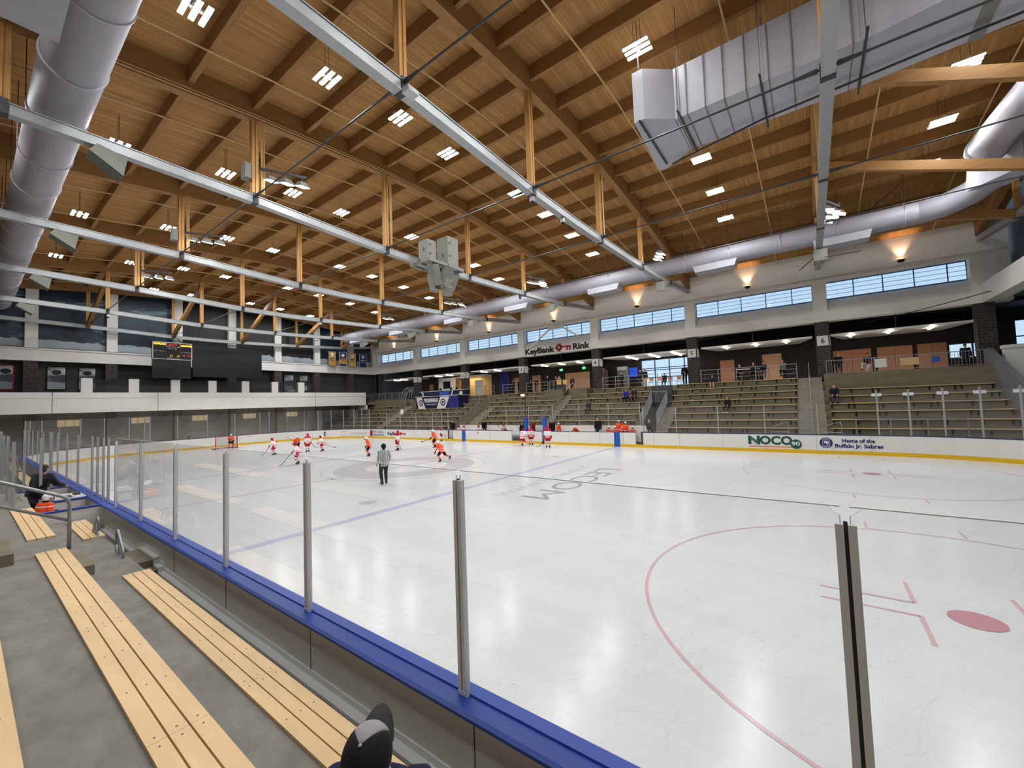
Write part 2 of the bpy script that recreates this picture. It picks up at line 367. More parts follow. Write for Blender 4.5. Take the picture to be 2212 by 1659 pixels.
rect(0,RW,22.71,23.01,z1,2); rect(0,RW,37.95,38.25,z1,2); rect(0,RW,30.33,30.63,z1,3)
for gy in (3.35,57.6): rect(1.9,RW-1.9,gy-.025,gy+.025,z1,1)
for cy in (9.45,51.5):
    for cx in (6.25,19.65):
        ring(cx,cy,4.545,4.60,z1,1 if cy<20 and cx<15 else 3); disc(cx,cy,.305,.005,4)
        for sx in (-1,1):
            for sy in (-1,1):
                x=cx+sx*.62; y=cy+sy*.24
                # L marks beside the dot: long arm runs lengthwise of the rink
                rect(min(cx+sx*.24,cx+sx*.24+sx*.9),max(cx+sx*.24,cx+sx*.24+sx*.9),cy+sy*.62-.03,cy+sy*.62+.03,z1,1)
                rect(cx+sx*.24-.03,cx+sx*.24+.03,min(cy+sy*.62,cy+sy*1.82),max(cy+sy*.62,cy+sy*1.82),z1,1)
        for sx in (-1,1):
            for dy in (-.85,.85): rect(min(cx+sx*4.6,cx+sx*5.2),max(cx+sx*4.6,cx+sx*5.2),cy+dy-.025,cy+dy+.025,z1,1)
for cy in (24.4,36.6):
    for cx in (6.25,19.65): disc(cx,cy,.305,.005,5)
ring(12.95,30.48,4.50,4.60,z1,3); ring(12.95,30.48,2.3,3.95,.0035,5); disc(12.95,30.48,.15,.003,2)
for gy,s in ((3.35,1),(57.6,-1)): ring(12.95,gy,1.8,1.85,z1,1,24,0 if s>0 else PI,PI if s>0 else 2*PI)
ice=struct('floor',mb,mats)
# lettering frozen in the ice reads from the window side
o=text('LECOM',1.62,'ice_letter',(16.75,18.85,.003),(-1,0,0),(0,-1,0),'ice_lettering',ice,.0008,.0,6.95)
for v in o.data.vertices: v.co.y=2*18.85-v.co.y+ (0) if False else v.co.y
o.location=(0,1.12,0)
o=text('HARBORCENTER',.62,'ice_grey',(16.6,20.55,.003),(-1,0,0),(0,-1,0),'ice_lettering',ice,.0008,0,7.2); o.location=(0,.5,0)
# concrete slab under everything
mb=MB(); mb.box(-9,27.4,-6,70,-.2,-.06); struct('floor',mb,'conc')
# ---- ceiling deck
mb=MB()
for i in range(len(NX)-1):
    a,b=NX[i],NX[i+1]; za,zb=DZ[i],DZ[i+1]
    mb.hexa([(a,1.2,za),(b,1.2,zb),(b,65.5,zb),(a,65.5,za),(a,1.2,za+.12),(b,1.2,zb+.12),(b,65.5,zb+.12),(a,65.5,za+.12)])
struct('ceiling',mb,'deck')
# ---- window wall (x=35.5): plaster above, sloped sills, pillars
PY=[1.25]+[10.4+9.15*i for i in range(7)]
wins=[(2.7,9.98)]+[(PY[i]+.42,PY[i+1]-.42) for i in range(1,7)]
mb=MB()
mb.box(35.5,35.9,1.0,65.5,11.66,13.9)
mb.box(35.5,36.4,1.0,65.5,8.68,9.42)
prev=1.0
for a,b in wins:
    mb.box(35.5,36.4,prev,a,9.42,11.66); prev=b
mb.box(35.5,36.4,prev,65.5,9.42,11.66)
for a,b in wins: mb.hexa([(35.5,a,9.42),(36.4,a,9.42),(36.4,b,9.42),(35.5,b,9.42),(35.52,a,9.44),(36.4,a,10.42),(36.4,b,10.42),(35.52,b,9.44)])
for a,b in wins: mb.box(35.9,36.4,a,b,11.66,11.8)
struct('wall_right',mb,'white_wall_r')
mb=MB(); mb.box(35.3,35.5,1.0,65.5,11.72,11.84); struct('trim_1',mb,'white_wall_r')
for i,(a,b) in enumerate(wins):
    root=thing('window_%d'%(i+1),(36.2,(a+b)/2,10.4),None,None); root['kind']='structure'
    n=5 if i else 4
    f=MB(); zs=10.42
    f.box(36.16,36.24,a,b,10.36,10.44); f.box(36.16,36.24,a,b,11.6,11.68)
    W_=(b-a); e=[a,a+W_*.155]+[a+W_*(.155+.211*k) for k in range(1,5)] if i else [a,a+W_*.12]+[a+W_*(.12+.22*k) for k in range(1,5)]
    for y in e: f.box(36.17,36.23,y-.03,y+.03,10.4,11.66)
    for k in (1,2,3): f.box(36.185,36.215,a,b,10.42+.31*k-.012,10.42+.31*k+.012)
    f.build('window_frame','mull',root)
    g=MB(); g.box(36.19,36.21,a,b,10.42,11.66); g.build('pane','winglass',root)
# ---- end wall (far): fascia, upper pillars, recessed lower wall
EX=[.94+5.06*i for i in range(7)]
mb=MB(); mb.box(-8.6,36.4,65.3,65.8,8.62,9.72)
mb.box(-8.6,36.4,65.2,65.3,9.62,9.74)
for x in [-4.12]+EX: mb.box(x-.38,x+.38,65.2,65.7,9.7,interp(x,NX,DZ))
mb.box(34.9,35.5,65.2,65.7,9.7,14.1)
mb.box(-8.6,36.,65.75,66.0,9.0,17)
struct('wall_far',mb,'white')
mb=MB(); mb.box(-8.6,36.4,66.6,66.9,4.3,9.0); struct('wall_far',mb,'grey_dark')
mb=MB(); mb.box(-8.6,41,70.0,70.2,-.2,4.3); mb.box(-8.4,26.5,67.3,67.5,-.2,4.0); struct('wall_far',mb,mat('lower_concrete_wall',(205,200,190),.85,0,.1,(.8,.8,.8)))
# near-end wall: dark panel above, white beam, dark space below
mb=MB(); mb.box(-8.6,36.4,.6,.8,9.8,17); struct('wall_near',mb,mat('slate_wall',(74,78,84),.7,0,.06,(.6,.6,.6)))
mb=MB(); mb.box(-8.6,35.5,1.5,2.3,8.68,9.88); struct('wall_near',mb,'white')
mb=MB(); mb.box(-8.6,41,-6.2,-6,-.2,9); struct('wall_near',mb,'grey_dark')
mb=MB(); mb.box(-8.6,41,-6,1.4,8.9,9.1); mb.box(-8.6,41,65.8,70.2,8.95,9.1); struct('ceiling',mb,'black')
mb=MB(); mb.box(-8.8,-8.4,-6.2,70.2,-.2,14.2); struct('wall_left',mb,'grey_dark')
mb=MB(); mb.box(41,41.2,-6.2,70.2,-.2,4.4); mb.box(33.25,33.5,20.8,22.5,.0,4.5); struct('wall_right',mb,'grey_dark')  # smaller box: dark panel added to close the stairwell against outside light
# upper concourse: floor, black ceiling, brown masonry back wall with glazed bay
mb=MB(); mb.box(35.65,41,-6,70,4.2,4.55); mb.box(-8.6,35.65,63.2,70,4.0,4.3); struct('floor',mb,'conc')
mb=MB(); mb.box(36.4,41,-6,70,8.7,8.9); mb.box(36.36,36.44,1,65.3,8.72,9.4); struct('ceiling',mb,'black')
mb=MB(); mb.box(40,40.3,-.1,1.4,4.5,8.8); mb.box(40,40.3,-6,-3,4.5,8.8); mb.box(40,40.3,-3,-.1,4.5,6.15); mb.box(40,40.3,-3,-.1,7.9,8.8); mb.box(40,40.3,3.1,19.85,4.5,8.8); mb.box(40,40.3,25.6,46,4.5,8.8); mb.box(40,40.3,55,70,4.5,8.8)
mb.box(40,40.3,1.4,3.1,4.5,5.5); mb.box(40,40.3,1.4,3.1,6.6,8.8); mb.box(40,40.3,19.8,25.6,7.45,8.8)
mb.box(40,40.3,46,55,7.4,8.8)
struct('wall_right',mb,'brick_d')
# glazed bay behind section five
root=thing('window_8',(40.1,22.7,4.6),None,None); root['kind']='structure'
f=MB()
for y in (19.85,21.3,22.75,24.2,25.6): f.box(40.05,40.15,y-.05,y+.05,4.55,7.45)
for z in (4.6,5.6,6.35,6.55,7.42): f.box(40.05,40.15,19.85,25.6,z-.04,z+.04)
f.build('window_frame','mull',root); g=MB(); g.box(40.09,40.11,19.85,25.6,4.55,7.45); g.build('pane','winglass',root)
root=thing('window_9',(40.1,2.25,5.5),None,None); root['kind']='structure'
f=MB()
for y in (1.4,1.9,3.1): f.box(40.05,40.15,y-.05,y+.05,5.5,6.6)
f.box(40.05,40.15,1.4,3.1,5.5,5.58); f.box(40.05,40.15,1.4,3.1,6.52,6.6); f.build('window_frame','mull',root)
g=MB(); g.box(40.09,40.11,1.4,3.1,5.5,6.6); g.build('pane','winglass',root)
# bright wide window in the near corner beyond the pillars
root=thing('window_10',(40.1,-1.6,6.15),None,None); root['kind']='structure'
f=MB()
for y in (-3,-1.6,-.1): f.box(40.05,40.15,y-.04,y+.04,6.15,7.9)
for z in (6.19,6.75,7.86): f.box(40.05,40.15,-3,-.1,z-.04,z+.04)
f.build('window_frame','mull',root); g=MB(); g.box(40.09,40.11,-3,-.1,6.15,7.9); g.build('pane','winglass',root)
# doors on the concourse
def door(n,y0,y1,m='door',double=False,z1=6.75):
    r=thing('door_%d'%n,(39.98,(y0+y1)/2,4.55),None,None); r['kind']='structure'
    if double:
        ym=(y0+y1)/2
        for a,b in ((y0,ym-.01),(ym+.01,y1)):
            l=MB(); l.box(39.93,39.99,a,b,4.55,z1); l.build('door_leaf',m,r)
            h=MB(); h.box(39.88,39.93,ym-.12 if b<ym else ym+.06,ym-.06 if b<ym else ym+.12,5.5,5.7); h.build('door_handle','steel',r)
    else:
        l=MB(); l.box(39.93,39.99,y0,y1,4.55,z1); l.build('door_leaf',m,r)
        h=MB(); h.box(39.88,39.93,y0+.08,y0+.14,5.5,5.7); h.build('door_handle','steel',r)
    f=MB(); f.box(39.9,40.0,y0-.06,y0,4.55,z1+.06); f.box(39.9,40.0,y1,y1+.06,4.55,z1+.06); f.box(39.9,40.0,y0,y1,z1,z1+.06); f.build('door_frame','cream' if m!='door' else 'brick_d',r)
door(1,7.35,9.7,'door',True); door(2,5.0,7.0,'door',True); door(3,3.2,4.75,'door',True)
door(4,16.9,18.1); door(5,13.3,14.6,'doorbright',False,6.9)
door(6,31.6,34.6,'doorbright',True,6.7); door(7,29.3,31.0,'door'); door(8,41.2,42.2,'door'); door(9,38.2,39.3,'doorbright'); door(10,57.3,58.2)
# soffit clouds hung under the concourse ceiling, one per bay
SOFF=[(2.6,9.9),(11.0,18.9),(20.0,28.1),(29.3,36.9),(38.4,46.2),(47.6,55.3),(56.8,64)]
for i,(a,b) in enumerate(SOFF):
    m=MB(); m.prism([(36.1,a+.0),(36.1,b),(39.4,b-.9),(39.4,a+.9)],2,7.58,7.74)
    r=thing('ceiling_cloud',(37.5,(a+b)/2,7.58),'pale flat ceiling panel hung over the upper concourse, %s bay from the open corner end'%ORD[i],'ceiling panel','hung ceiling panels over the concourse')
    m.build('panel','white_wall_r',r)
    h=MB(); h.beam((36.6,(a+b)/2,7.7),(36.2,(a+b)/2,8.7),.05,.05); h.build('hanger','steel_dark',r)
n=0
for i,ys in enumerate([(8.7,6.6,4.5),(17.0,14.8,12.7),(25.6,23.4,21.3),(35.4,33.2,31.0),(44.4,42.2,),(52.6,50.5),(61.6,60.0)]):
    for j,y in enumerate(ys):
        for k,(xx) in enumerate((36.6,)+((38.4,) if i==2 else ())):
            r=thing('strip_light',(xx,y,7.5),'strip light under %s ceiling panel from the open corner, %s along it%s'%(ORD[i],ORD[j],', back row' if k else ''),'strip light','strip lights over the concourse')
            t=MB(); t.box(xx-.6,xx+.6,y-.07,y+.07,7.49,7.545) ; t.build('tube','tube',r)
            t=MB(); t.box(xx-.3,xx+.3,y-.05,y+.05,7.545,7.58); t.build('housing','fix',r)
# brick pillars along the window wall with section signs
for i,y in enumerate(PY):
    if i==0: y=2.2
    m=MB(); m.box(35.55,36.3,y-.42,y+.42,4.2,8.68)
    o=m.build('masonry_pillar','brick'); tag(o,'dark masonry pillar holding up the window wall, %s from the open corner end'%ORD[i],'pillar','masonry pillars along the stands')
tag((lambda m:(m.box(35.55,36.3,64.6,65.3,4.2,8.68),m.build('masonry_pillar','brick'))[1])(MB()),'dark masonry pillar in the far corner where the two walls meet','pillar','masonry pillars along the stands')
for s,y in (('6',10.4),('5',19.55),('4',28.7),('3',37.85),('2',47.0),('1',56.15)):
    r=thing('section_sign',(35.5,y,6.9),'white square sign with black numeral %s on its pillar'%{'6':'six','5':'five','4':'four','3':'three','2':'two','1':'one'}[s],'sign')
    m=MB(); m.box(35.44,35.5,y-.34,y+.34,6.88,7.62); m.build('sign_face','whitesign',r)
    m=MB(); m.box(35.5,36.2,y-.45,y-.42,6.88,7.62); m.build('side_face','whitesign',r)
    text(s,.52,'inkblack',(35.43,y,7.07),(0,-1,0),(0,0,1),'number',r,.004,.006,None,'CENTER')
# end-wall masonry piers under the fascia and posters
for i,x in enumerate([-4.12]+EX):
    o=MB().box(x-.42,x+.42,65.35,66.0,4.2,8.62).build('masonry_pillar','brick'); tag(o,'dark masonry pillar behind the balcony on the scoreboard wall, %s from the left'%ORD[i],'pillar','masonry pillars behind the balcony')
for i,(a,b,n) in enumerate([(-.81,.09,'white poster in a red frame with a dark oval crest at far left'),(1.94,3.17,'white and blue poster of a crowd with a small red badge'),(3.91,5.12,'blue and white poster with a round dark crest behind the first balcony pier'),(22.39,23.67,'framed black and white poster left of its twin by the balcony end'),(24.35,25.51,'framed black and white poster right of its twin by the balcony end')]):
    r=thing('poster',(a/2+b/2,66.55,6.14),n,'poster')
    MB().box(a,b,66.5,66.58,6.14,8.28).build('frame','goalred' if i==0 else 'black',r)
    MB().box(a+.07,b-.07,66.48,66.5,6.21,8.21).build('print','poster',r)
    if i<3:
        MB().ell(((a+b)/2,66.48,7.75),(.3,.02,.22)).build('crest','inkblack',r)
# murals between the upper pillars
XS=[-4.12]+EX+[35.2]
for i in range(len(XS)-1):
    a,b=XS[i]+.4,XS[i+1]-.4
    r=thing('mural_panel',((a+b)/2,65.72,9.8),['','dark blue night-sky mural panel at the far left of the end wall','dark blue mural panel with a pale cloud, left of the scoreboard','black mural panel above the scoreboard','black mural panel above the left half of the video screen','black mural panel above the right half of the video screen','blue and black mural panel right of the video screen','dark blue mural panel just left of the hanging banners','dark blue mural panel behind the hanging banners'][i] or 'dark blue mural panel at the left edge of the end wall','mural','mural panels on the end wall')
    MB().box(a,b,65.6,65.74,9.8,interp((a+b)/2,NX,DZ)-.1).build('print','mural_k' if 3<=i<=5 else 'mural',r)
    MB().box(a,b,65.5,65.6,9.74,9.82).build('frame','black',r)
# concrete columns and racks under the balcony
for i,x in enumerate([-4.12]+EX):
    o=MB().box(x-.35,x+.35,64.9,65.5,-.1,4.0).build('concrete_column','conc'); tag(o,'square concrete column under the balcony, %s from the left'%ORD[i],'column','columns under the balcony')
for i in range(5):
    a,b=EX[i]+.6,EX[i+1]-.6
    r=thing('slatted_rack',((a+b)/2,67.2,2.6),'pale slatted rack with a faintly glowing panel, under the balcony between columns %d and %d'%(i+2,i+3),'opening','slatted racks under the balcony')
    m=MB()
    m.beam((a,66.6,3.8),(a+.35,67,2.75),.05,.05); m.beam((b,67,3.8),(b-.35,67,2.75),.05,.05); m.beam((a+.35,67,2.75),(b-.35,67,2.75),.05,.05); m.beam((a,67,3.5),(b,67,3.5),.05,.05)
    for k in range(1,7): x=a+(b-a)*k/7; m.beam((x,67,3.95),(x,67,2.75),.03,.03)
    m.build('frame','rail',r)
    MB().box(a+1.2,a+2.6,67.2,67.28,2.75,3.35).build('glow_panel',mat('warm_glow_panel_%d'%i,(230,205,160),.5,0,0,emit=.35),r)  # paler panel of the rack, set to glow faintly by itself
# ---- balcony on the scoreboard end
r=thing('balcony',(12,63.2,3.97),'long white concrete balcony parapet under the scoreboard','balcony')
m=MB(); m.box(-8.4,32.2,62.8,63.25,3.97,5.75); m.box(-8.4,32.2,62.76,62.8,5.28,5.34); m.box(-8.4,32.2,63.2,65.3,4.0,4.3); m.box(32.0,32.2,62.8,66,3.3,5.75); m.build('parapet','white',r)
PX=[4.02,7.14,10.27,13.42,16.58,19.72,22.84]
for x in PX: MB().box(x-.36,x+.36,62.8,63.25,5.75,7.02).build('pier','white',r)
for x in (-4,2.0,8.9,24.6): MB().box(x-.015,x+.015,62.785,62.81,3.97,5.75).build('joint','grey_dark',r)
for i in range(6):
    a,b=PX[i]+.36,PX[i+1]-.36
    o=MB().box(a,b,63.0,63.02,5.75,7.0).build('press_box_window','pane'); tag(o,'dark glass between the white balcony piers, %s opening from the left'%ORD[i],'glass panel','glass between the balcony piers')
# corner balcony block at the right edge
o=MB().box(34.0,34.5,-4,1.95,3.57,5.62); o.box(33.95,34.55,-4,2.0,5.62,5.82); o=o.build('corner_parapet','white'); tag(o,'white parapet block with a ledge at the right edge of the view','parapet')
# ================================================================ BOARDS
def sweep(mb,path,sec):
    n=len(path); k=len(sec); b=len(mb.v); cen=Vector((12.95,30.48,0))
    for i,(x,y) in enumerate(path):
        d=Vector((path[min(i+1,n-1)][0]-path[max(i-1,0)][0],path[min(i+1,n-1)][1]-path[max(i-1,0)][1],0)).normalized()
        nn=Vector((d.y,-d.x,0))
        if nn.dot(Vector((x,y,0))-cen)<0: nn=-nn
        for o_,z in sec: mb.v.append((x+nn.x*o_,y+nn.y*o_,z))
    for i in range(n-1):
        for j in range(k):
            j2=(j+1)%k; mb.face([b+i*k+j,b+i*k+j2,b+(i+1)*k+j2,b+(i+1)*k+j])
    mb.face([b+j for j in range(k)]); mb.face([b+(n-1)*k+j for j in range(k)][::-1])
def R4(a,b,c,d): return [(a,c),(b,c),(b,d),(a,d)]
def board(path,label,cap='cap_dark',near=False,seams=()):
    cx=sum(p[0] for p in path)/len(path); cy=sum(p[1] for p in path)/len(path)
    r=thing('dasher_board',(cx,cy,0),label,'rink board','boards around the rink')
    m=MB(); sweep(m,path,R4(0.0,.10,.20,1.03)); 
    m.build('panel','board',r)
    m=MB(); sweep(m,path,R4(-.012,.10,0,.20)); m.build('kickplate','kick',r)
    if near:
        m=MB(); sweep(m,path,[(-.0,1.03),(.30,1.03),(.30,1.055),(.27,1.07),(.16,1.07),(.155,1.052),(.115,1.052),(.11,1.07),(.0,1.07)]); m.build('cap_rail','cap',r)
        m=MB(); sweep(m,path,R4(.10,.22,.50,1.03)); m.build('back_panel','board_back',r)
    else:
        m=MB(); sweep(m,path,R4(-.005,.2,1.03,1.07)); m.build('cap_rail',cap,r)
        m=MB(); sweep(m,path,R4(.10,.14,0,1.03)); m.build('back_panel','board_back',r)
    for s in seams:
        if path[0][0]>20: MB().box(RW-.006,RW-.001,s-.006,s+.006,.2,1.03).build('seam','grey_mid',r)
    return r
def arc(cx,cy,a0,a1,n=10): return [(cx+RR*math.cos(math.radians(a0+(a1-a0)*i/n)),cy+RR*math.sin(math.radians(a0+(a1-a0)*i/n))) for i in range(n+1)]
board([(0,8.53),(0,27.6)],'near boards with a broad blue cap rail beside the wooden benches','cap',True)
board([(0,27.6),(0,29.3)],'near boards with blue cap rail beside the penalty box table','cap',True)
board([(0,29.3),(0,52.43)],'near boards with blue cap rail running away past the penalty box','cap',True)
board(arc(RR,RL_-RR,180,90),'curved boards at the far left corner of the rink')
board([(RR,RL_),(RW-RR,RL_)],'white end boards behind the goal under the balcony')
board(arc(RW-RR,RL_-RR,90,0),'curved boards at the far right corner of the rink')
board([(RW,52.43),(RW,40.25)],'white boards with faded sponsor logos left of the team bench gate',seams=(50.2,47.8,45.4,43))
board([(RW,39.5),(RW,32.45)],'white boards in front of the red team bench',seams=(37.3,34.9))
board([(RW,31.3),(RW,29.35)],'short white board between the two team benches')
board([(RW,29.1),(RW,21.5)],'white boards in front of the orange team bench',seams=(26.8,24.2,22.4))
board([(RW,20.95),(RW,8.53)],'white boards with green and blue sponsor logos right of the benches',seams=(20.2,18.5,15.9,13.6,11.2,8.9))
board(arc(RW-RR,RR,0,-90),'curved boards at the near right corner of the rink',seams=())
for i,(a,b) in enumerate(((39.5,40.25),(31.3,32.45),(20.95,21.5))):
    MB().box(25.888,25.95,a,b,0,.2).build('kickplate','kick',bpy.data.objects['dasher_board.00%d'%(6+i)] if False else None)
    k=C.objects[-1]; k.name='gate_sill'; tag(k,['yellow sill under the open gate beside the red bench','yellow sill of the gap between the red bench boards','yellow sill under the open gate beside the orange bench'][i],'sill')
# swung-open gates and the blue line pads
for y,l in ((40.2,'open white gate leaf at the left end of the red team bench'),(21.05,'open white gate leaf at the right end of the orange team bench')):
    r=thing('bench_gate',(26.4,y,0),l,'gate','open bench gates')
    MB().box(25.95,26.75,y-.04,y+.02,.2,1.03).build('panel','board',r); MB().box(25.95,26.75,y-.06,y+.04,1.03,1.07).build('cap_rail','cap_dark',r)
    MB().box(25.93,25.97,y-.06,y+.05,.2,1.1).build('hinge_post','steel_dark',r)
for y,l in ((22.86,'blue marker on the boards at the nearer blue line'),(38.1,'blue marker on the boards at the farther blue line')):
    o=MB().box(25.87,25.905,y-.22,y+.22,0.02,1.05).build('blue_line_marker','pad'); tag(o,l,'marker','blue line markers on the boards')
# ---- board advertising
def ad(name,label): return thing(name,(25.89,0,.6),label,'logo')
r=thing('board_logo',(25.89,13.4,.3),'large green four-letter word with a red underline on the right boards','logo')
text('N',.66,'nocog',(25.893,14.54,.47),(0,-1,0),(0,0,1),'lettering',r,.002,.035,.62)
text('OCO',.66,'nocog',(25.893,13.92,.47),(0,-1,0),(0,0,1),'lettering',r,.002,.03,1.62)
for k in range(3): MB().beam((25.888,14.46-.06*k,.93),(25.888,14.12-.06*k,.45),.004,.014,(1,0,0)).build('stripe','board',r)
MB().box(25.89,25.895,12.35,14.5,.30,.35).build('underline','orange_line',r)
d=MB(); d.tube([(25.885,12.14,.50),(25.895,12.14,.50)],.27,28); d.build('disc','nocog',r)
text('90',.3,'whitesign',(25.882,12.36,.43),(0,-1,0),(0,0,1),'number',r,.002,.012,.42)
for cy,l in ((10.77,'round navy and white team crest left of the blue lettering'),(8.06,'round navy and white team crest right of the blue lettering')):
    r=thing('board_crest',(25.89,cy,.62),l,'logo')
    MB().tube([(25.888,cy,.62),(25.896,cy,.62)],.29,32).build('disc','navytxt',r)
    MB().tube([(25.885,cy,.62),(25.89,cy,.62)],.185,28).build('inner_disc','whitesign',r)
    MB().tube([(25.882,cy,.62),(25.886,cy,.62)],.165,28).build('blue_field','navytxt',r)
    MB().ell((25.883,cy,.66),(.004,.12,.07)).ell((25.883,cy-.05,.58),(.004,.06,.06)).build('animal_head','whitesign',r)
    for k in range(5): t=math.radians(50+20*k); MB().box(25.884,25.887,cy+.235*math.cos(t)-.018,cy+.235*math.cos(t)+.018,.62+.235*math.sin(t)-.025,.62+.235*math.sin(t)+.025).build('letter_mark','whitesign',r)
    for k in range(5): t=math.radians(230+20*k); MB().box(25.884,25.887,cy+.235*math.cos(t)-.018,cy+.235*math.cos(t)+.018,.62+.235*math.sin(t)-.025,.62+.235*math.sin(t)+.025).build('letter_mark','whitesign',r)
r=thing('board_lettering',(25.89,9.4,.6),'two lines of navy lettering between the round crests on the right boards','lettering')
text('Home of the',.27,'navytxt',(25.893,10.08,.66),(0,-1,0),(0,0,1),'lettering',r,.002,.009,1.34)
text('Buffalo Jr. Sabres',.27,'navytxt',(25.893,10.40,.38),(0,-1,0),(0,0,1),'lettering',r,.002,.009,1.98)
r=thing('board_lettering',(25.89,51.7,.5),'two lines of dark lettering with a crimson badge on the far boards','lettering')
MB().box(25.84,25.87,52.5,52.95,.25,.92).build('badge','keyred',r)
text('M P CAROLL',.32,'inkblack',(25.885,52.38,.62),(0,-1,0),(0,0,1),'lettering',r,.002,0,2.0); text('HARDWOOD',.32,'inkblack',(25.885,52.38,.28),(0,-1,0),(0,0,1),'lettering',r,.002,0,2.0)
r=thing('board_lettering',(25.89,49,.5),'black bank name with a red key on the far boards','lettering')
text('KeyBank',.5,'inkblack',(25.893,49.75,.42),(0,-1,0),(0,0,1),'lettering',r,.002,.016,2.0)
m=MB(); m.tube([(25.885,47.45,.6),(25.895,47.45,.6)],.17,16); m.box(25.885,25.895,46.6,47.3,.56,.66); m.box(25.885,25.895,46.62,46.72,.42,.58); m.box(25.885,25.895,46.85,46.95,.42,.58); m.build('key','keyred',r)
r=thing('board_lettering',(25.89,56,.5),'faint gold ring logo with pale grey lettering on the far curved boards','lettering')
cxa,cya=RW-RR,RL_-RR
def onarc(ang,rad=8.515): return (cxa+rad*math.cos(math.radians(ang)),cya+rad*math.sin(math.radians(ang)))
px,py=onarc(30,8.49); nx=(math.cos(math.radians(27)),math.sin(math.radians(27)))
m=MB()
for k in range(20):
    t0=2*PI*k/20; t1=2*PI*(k+1)/20; tx=(nx[1],-nx[0])
    m.beam((px+tx[0]*.3*math.cos(t0),py+tx[1]*.3*math.cos(t0),.58+.3*math.sin(t0)),(px+tx[0]*.3*math.cos(t1),py+tx[1]*.3*math.cos(t1),.58+.3*math.sin(t1)),.02,.05)
m.build('ring',mat('dull_gold',(190,170,110),.5),r)
px,py=onarc(16,8.40); px-=1.15*math.sin(math.radians(16)); py+=1.15*math.cos(math.radians(16)); text('LEGENDS',.32,mat('pale_grey_ink',(170,170,172),.6),(px,py,.46),(math.sin(math.radians(16)),-math.cos(math.radians(16)),0),(0,0,1),'lettering',r,.002,0,2.3)
px,py=onarc(45); r=thing('board_crest',(px,py,.5),'black and white shield logo on the far right curved boards','logo')
MB().ell((px,py,.6),(.3,.3,.3),12,6).build('shield','inkblack',r)
C.objects[-1].data.transform(Matrix.Diagonal((.35,.35,1,1)))
text('NHL',.24,'whitesign',(px-.14,py-.14,.5),(.7,-.7,0),(0,0,1),'lettering',r,.003,.01,.4)
# ================================================================ BIG SIGN on the window wall
r=thing('rink_sign',(35.47,33,8.8),'black bank name, red key symbol and the word Rink on the white window-wall band','sign')
text('KeyBank',.88,'inkblack',(35.47,37.27,8.88),(0,-1,0),(0,0,1),'lettering',r,.03,.03,3.85)
text('Rink',.88,'inkblack',(35.47,31.2,8.86),(0,-1,0),(0,0,1),'lettering',r,.03,.03,1.95)
m=MB()
for dy,dz in ((.0,.2),(.0,-.2),(.2,0),(-.2,0)): m.tube([(35.42,32.82+dy,9.24+dz),(35.48,32.82+dy,9.24+dz)],.24,20)
m.box(35.42,35.48,31.38,32.5,9.2,9.36); m.box(35.42,35.48,31.42,31.6,8.86,9.25); m.box(35.42,35.48,31.75,31.93,8.86,9.25); m.build('key','keyred',r)
m=MB(); m.box(35.4,35.42,32.66,32.98,9.19,9.29); m.box(35.4,35.42,32.77,32.87,9.08,9.40); m.build('cross','whitesign',r)
# white A-frame brace in the window over the sign
r=thing('window_brace',(35.45,33.0,9.5),'white steel A-frame brace across the window above the big sign','brace')
MB().beam((35.42,32.2,11.45),(35.42,33.9,11.45),.12,.34).build('plate','white_wall_r',r)
MB().beam((35.42,33.8,11.4),(35.42,36.6,9.5),.12,.16,(1,0,0)).build('strut','white_wall_r',r)
MB().beam((35.42,32.3,11.4),(35.42,30.2,10.0),.12,.16,(1,0,0)).build('strut','white_wall_r',r)
# ================================================================ SCREENS
r=thing('scoreboard',(9.85,62.4,7.1),'black scoreboard with amber team names and red digits over a blank black panel','scoreboard')
MB().box(8.3,11.42,62.1,62.5,8.98,10.68).build('cabinet','screen',r); MB().box(8.32,11.35,62.15,62.45,7.13,8.98).build('lower_panel','screen',r)
m=MB(); 
for a,b,c,d in ((8.3,11.42,8.98,9.03),(8.3,11.42,10.63,10.68),(8.3,8.35,8.98,10.68),(11.37,11.42,8.98,10.68),(9.35,10.45,10.22,10.26),(9.35,9.39,10.22,10.65),(10.41,10.45,10.22,10.65)): m.box(a,b,62.07,62.1,c,d)
m.build('trim_frame','led_w',r)
F=(1,0,0); U=(0,0,1)
text('CLEVELAND',.22,'led_o',(8.38,62.09,10.42),F,U,'lettering',r,.004,.012,.92); text('COMPUWARE',.22,'led_o',(10.5,62.09,10.35),F,U,'lettering',r,.004,.012,.86)
text('0:57',.26,'led_r',(9.5,62.09,10.35),F,U,'lettering',r,.004,.0,.7); text('PERIOD',.11,'led_w',(9.5,62.09,10.02),F,U,'lettering',r,.003,0,.45); text('2',.18,'led_o',(10.05,62.09,9.97),F,U,'lettering',r,.003)
text('PLYR  PENALTY',.1,'led_w',(8.42,62.09,9.75),F,U,'lettering',r,.003,0,.95); text('PLYR  PENALTY',.1,'led_w',(10.45,62.09,9.72),F,U,'lettering',r,.003,0,.88)
text('13     12',.2,'led_o',(9.6,62.09,9.28),F,U,'lettering',r,.003,0,.75); text('18  1:23',.2,'led_r',(10.62,62.09,9.38),F,U,'lettering',r,.003,0,.72); text('SHOTS ON GOAL',.1,'led_w',(9.42,62.09,9.1),F,U,'lettering',r,.003,0,.95)
for x in (8.9,10.8): MB().beam((x,62.4,10.6),(x,64.5,lowz(x)-.1),.06,.06).build('hanger','steel_dark',r)
r=thing('video_screen',(14.75,62.4,7.35),'large blank black video screen right of the scoreboard','screen')
MB().box(11.52,18.0,62.15,62.5,7.35,10.6).build('panel','screen',r)
for x in (12.6,16.8): MB().beam((x,62.4,10.5),(x,64.5,lowz(x)-.1),.06,.06).build('hanger','steel_dark',r)
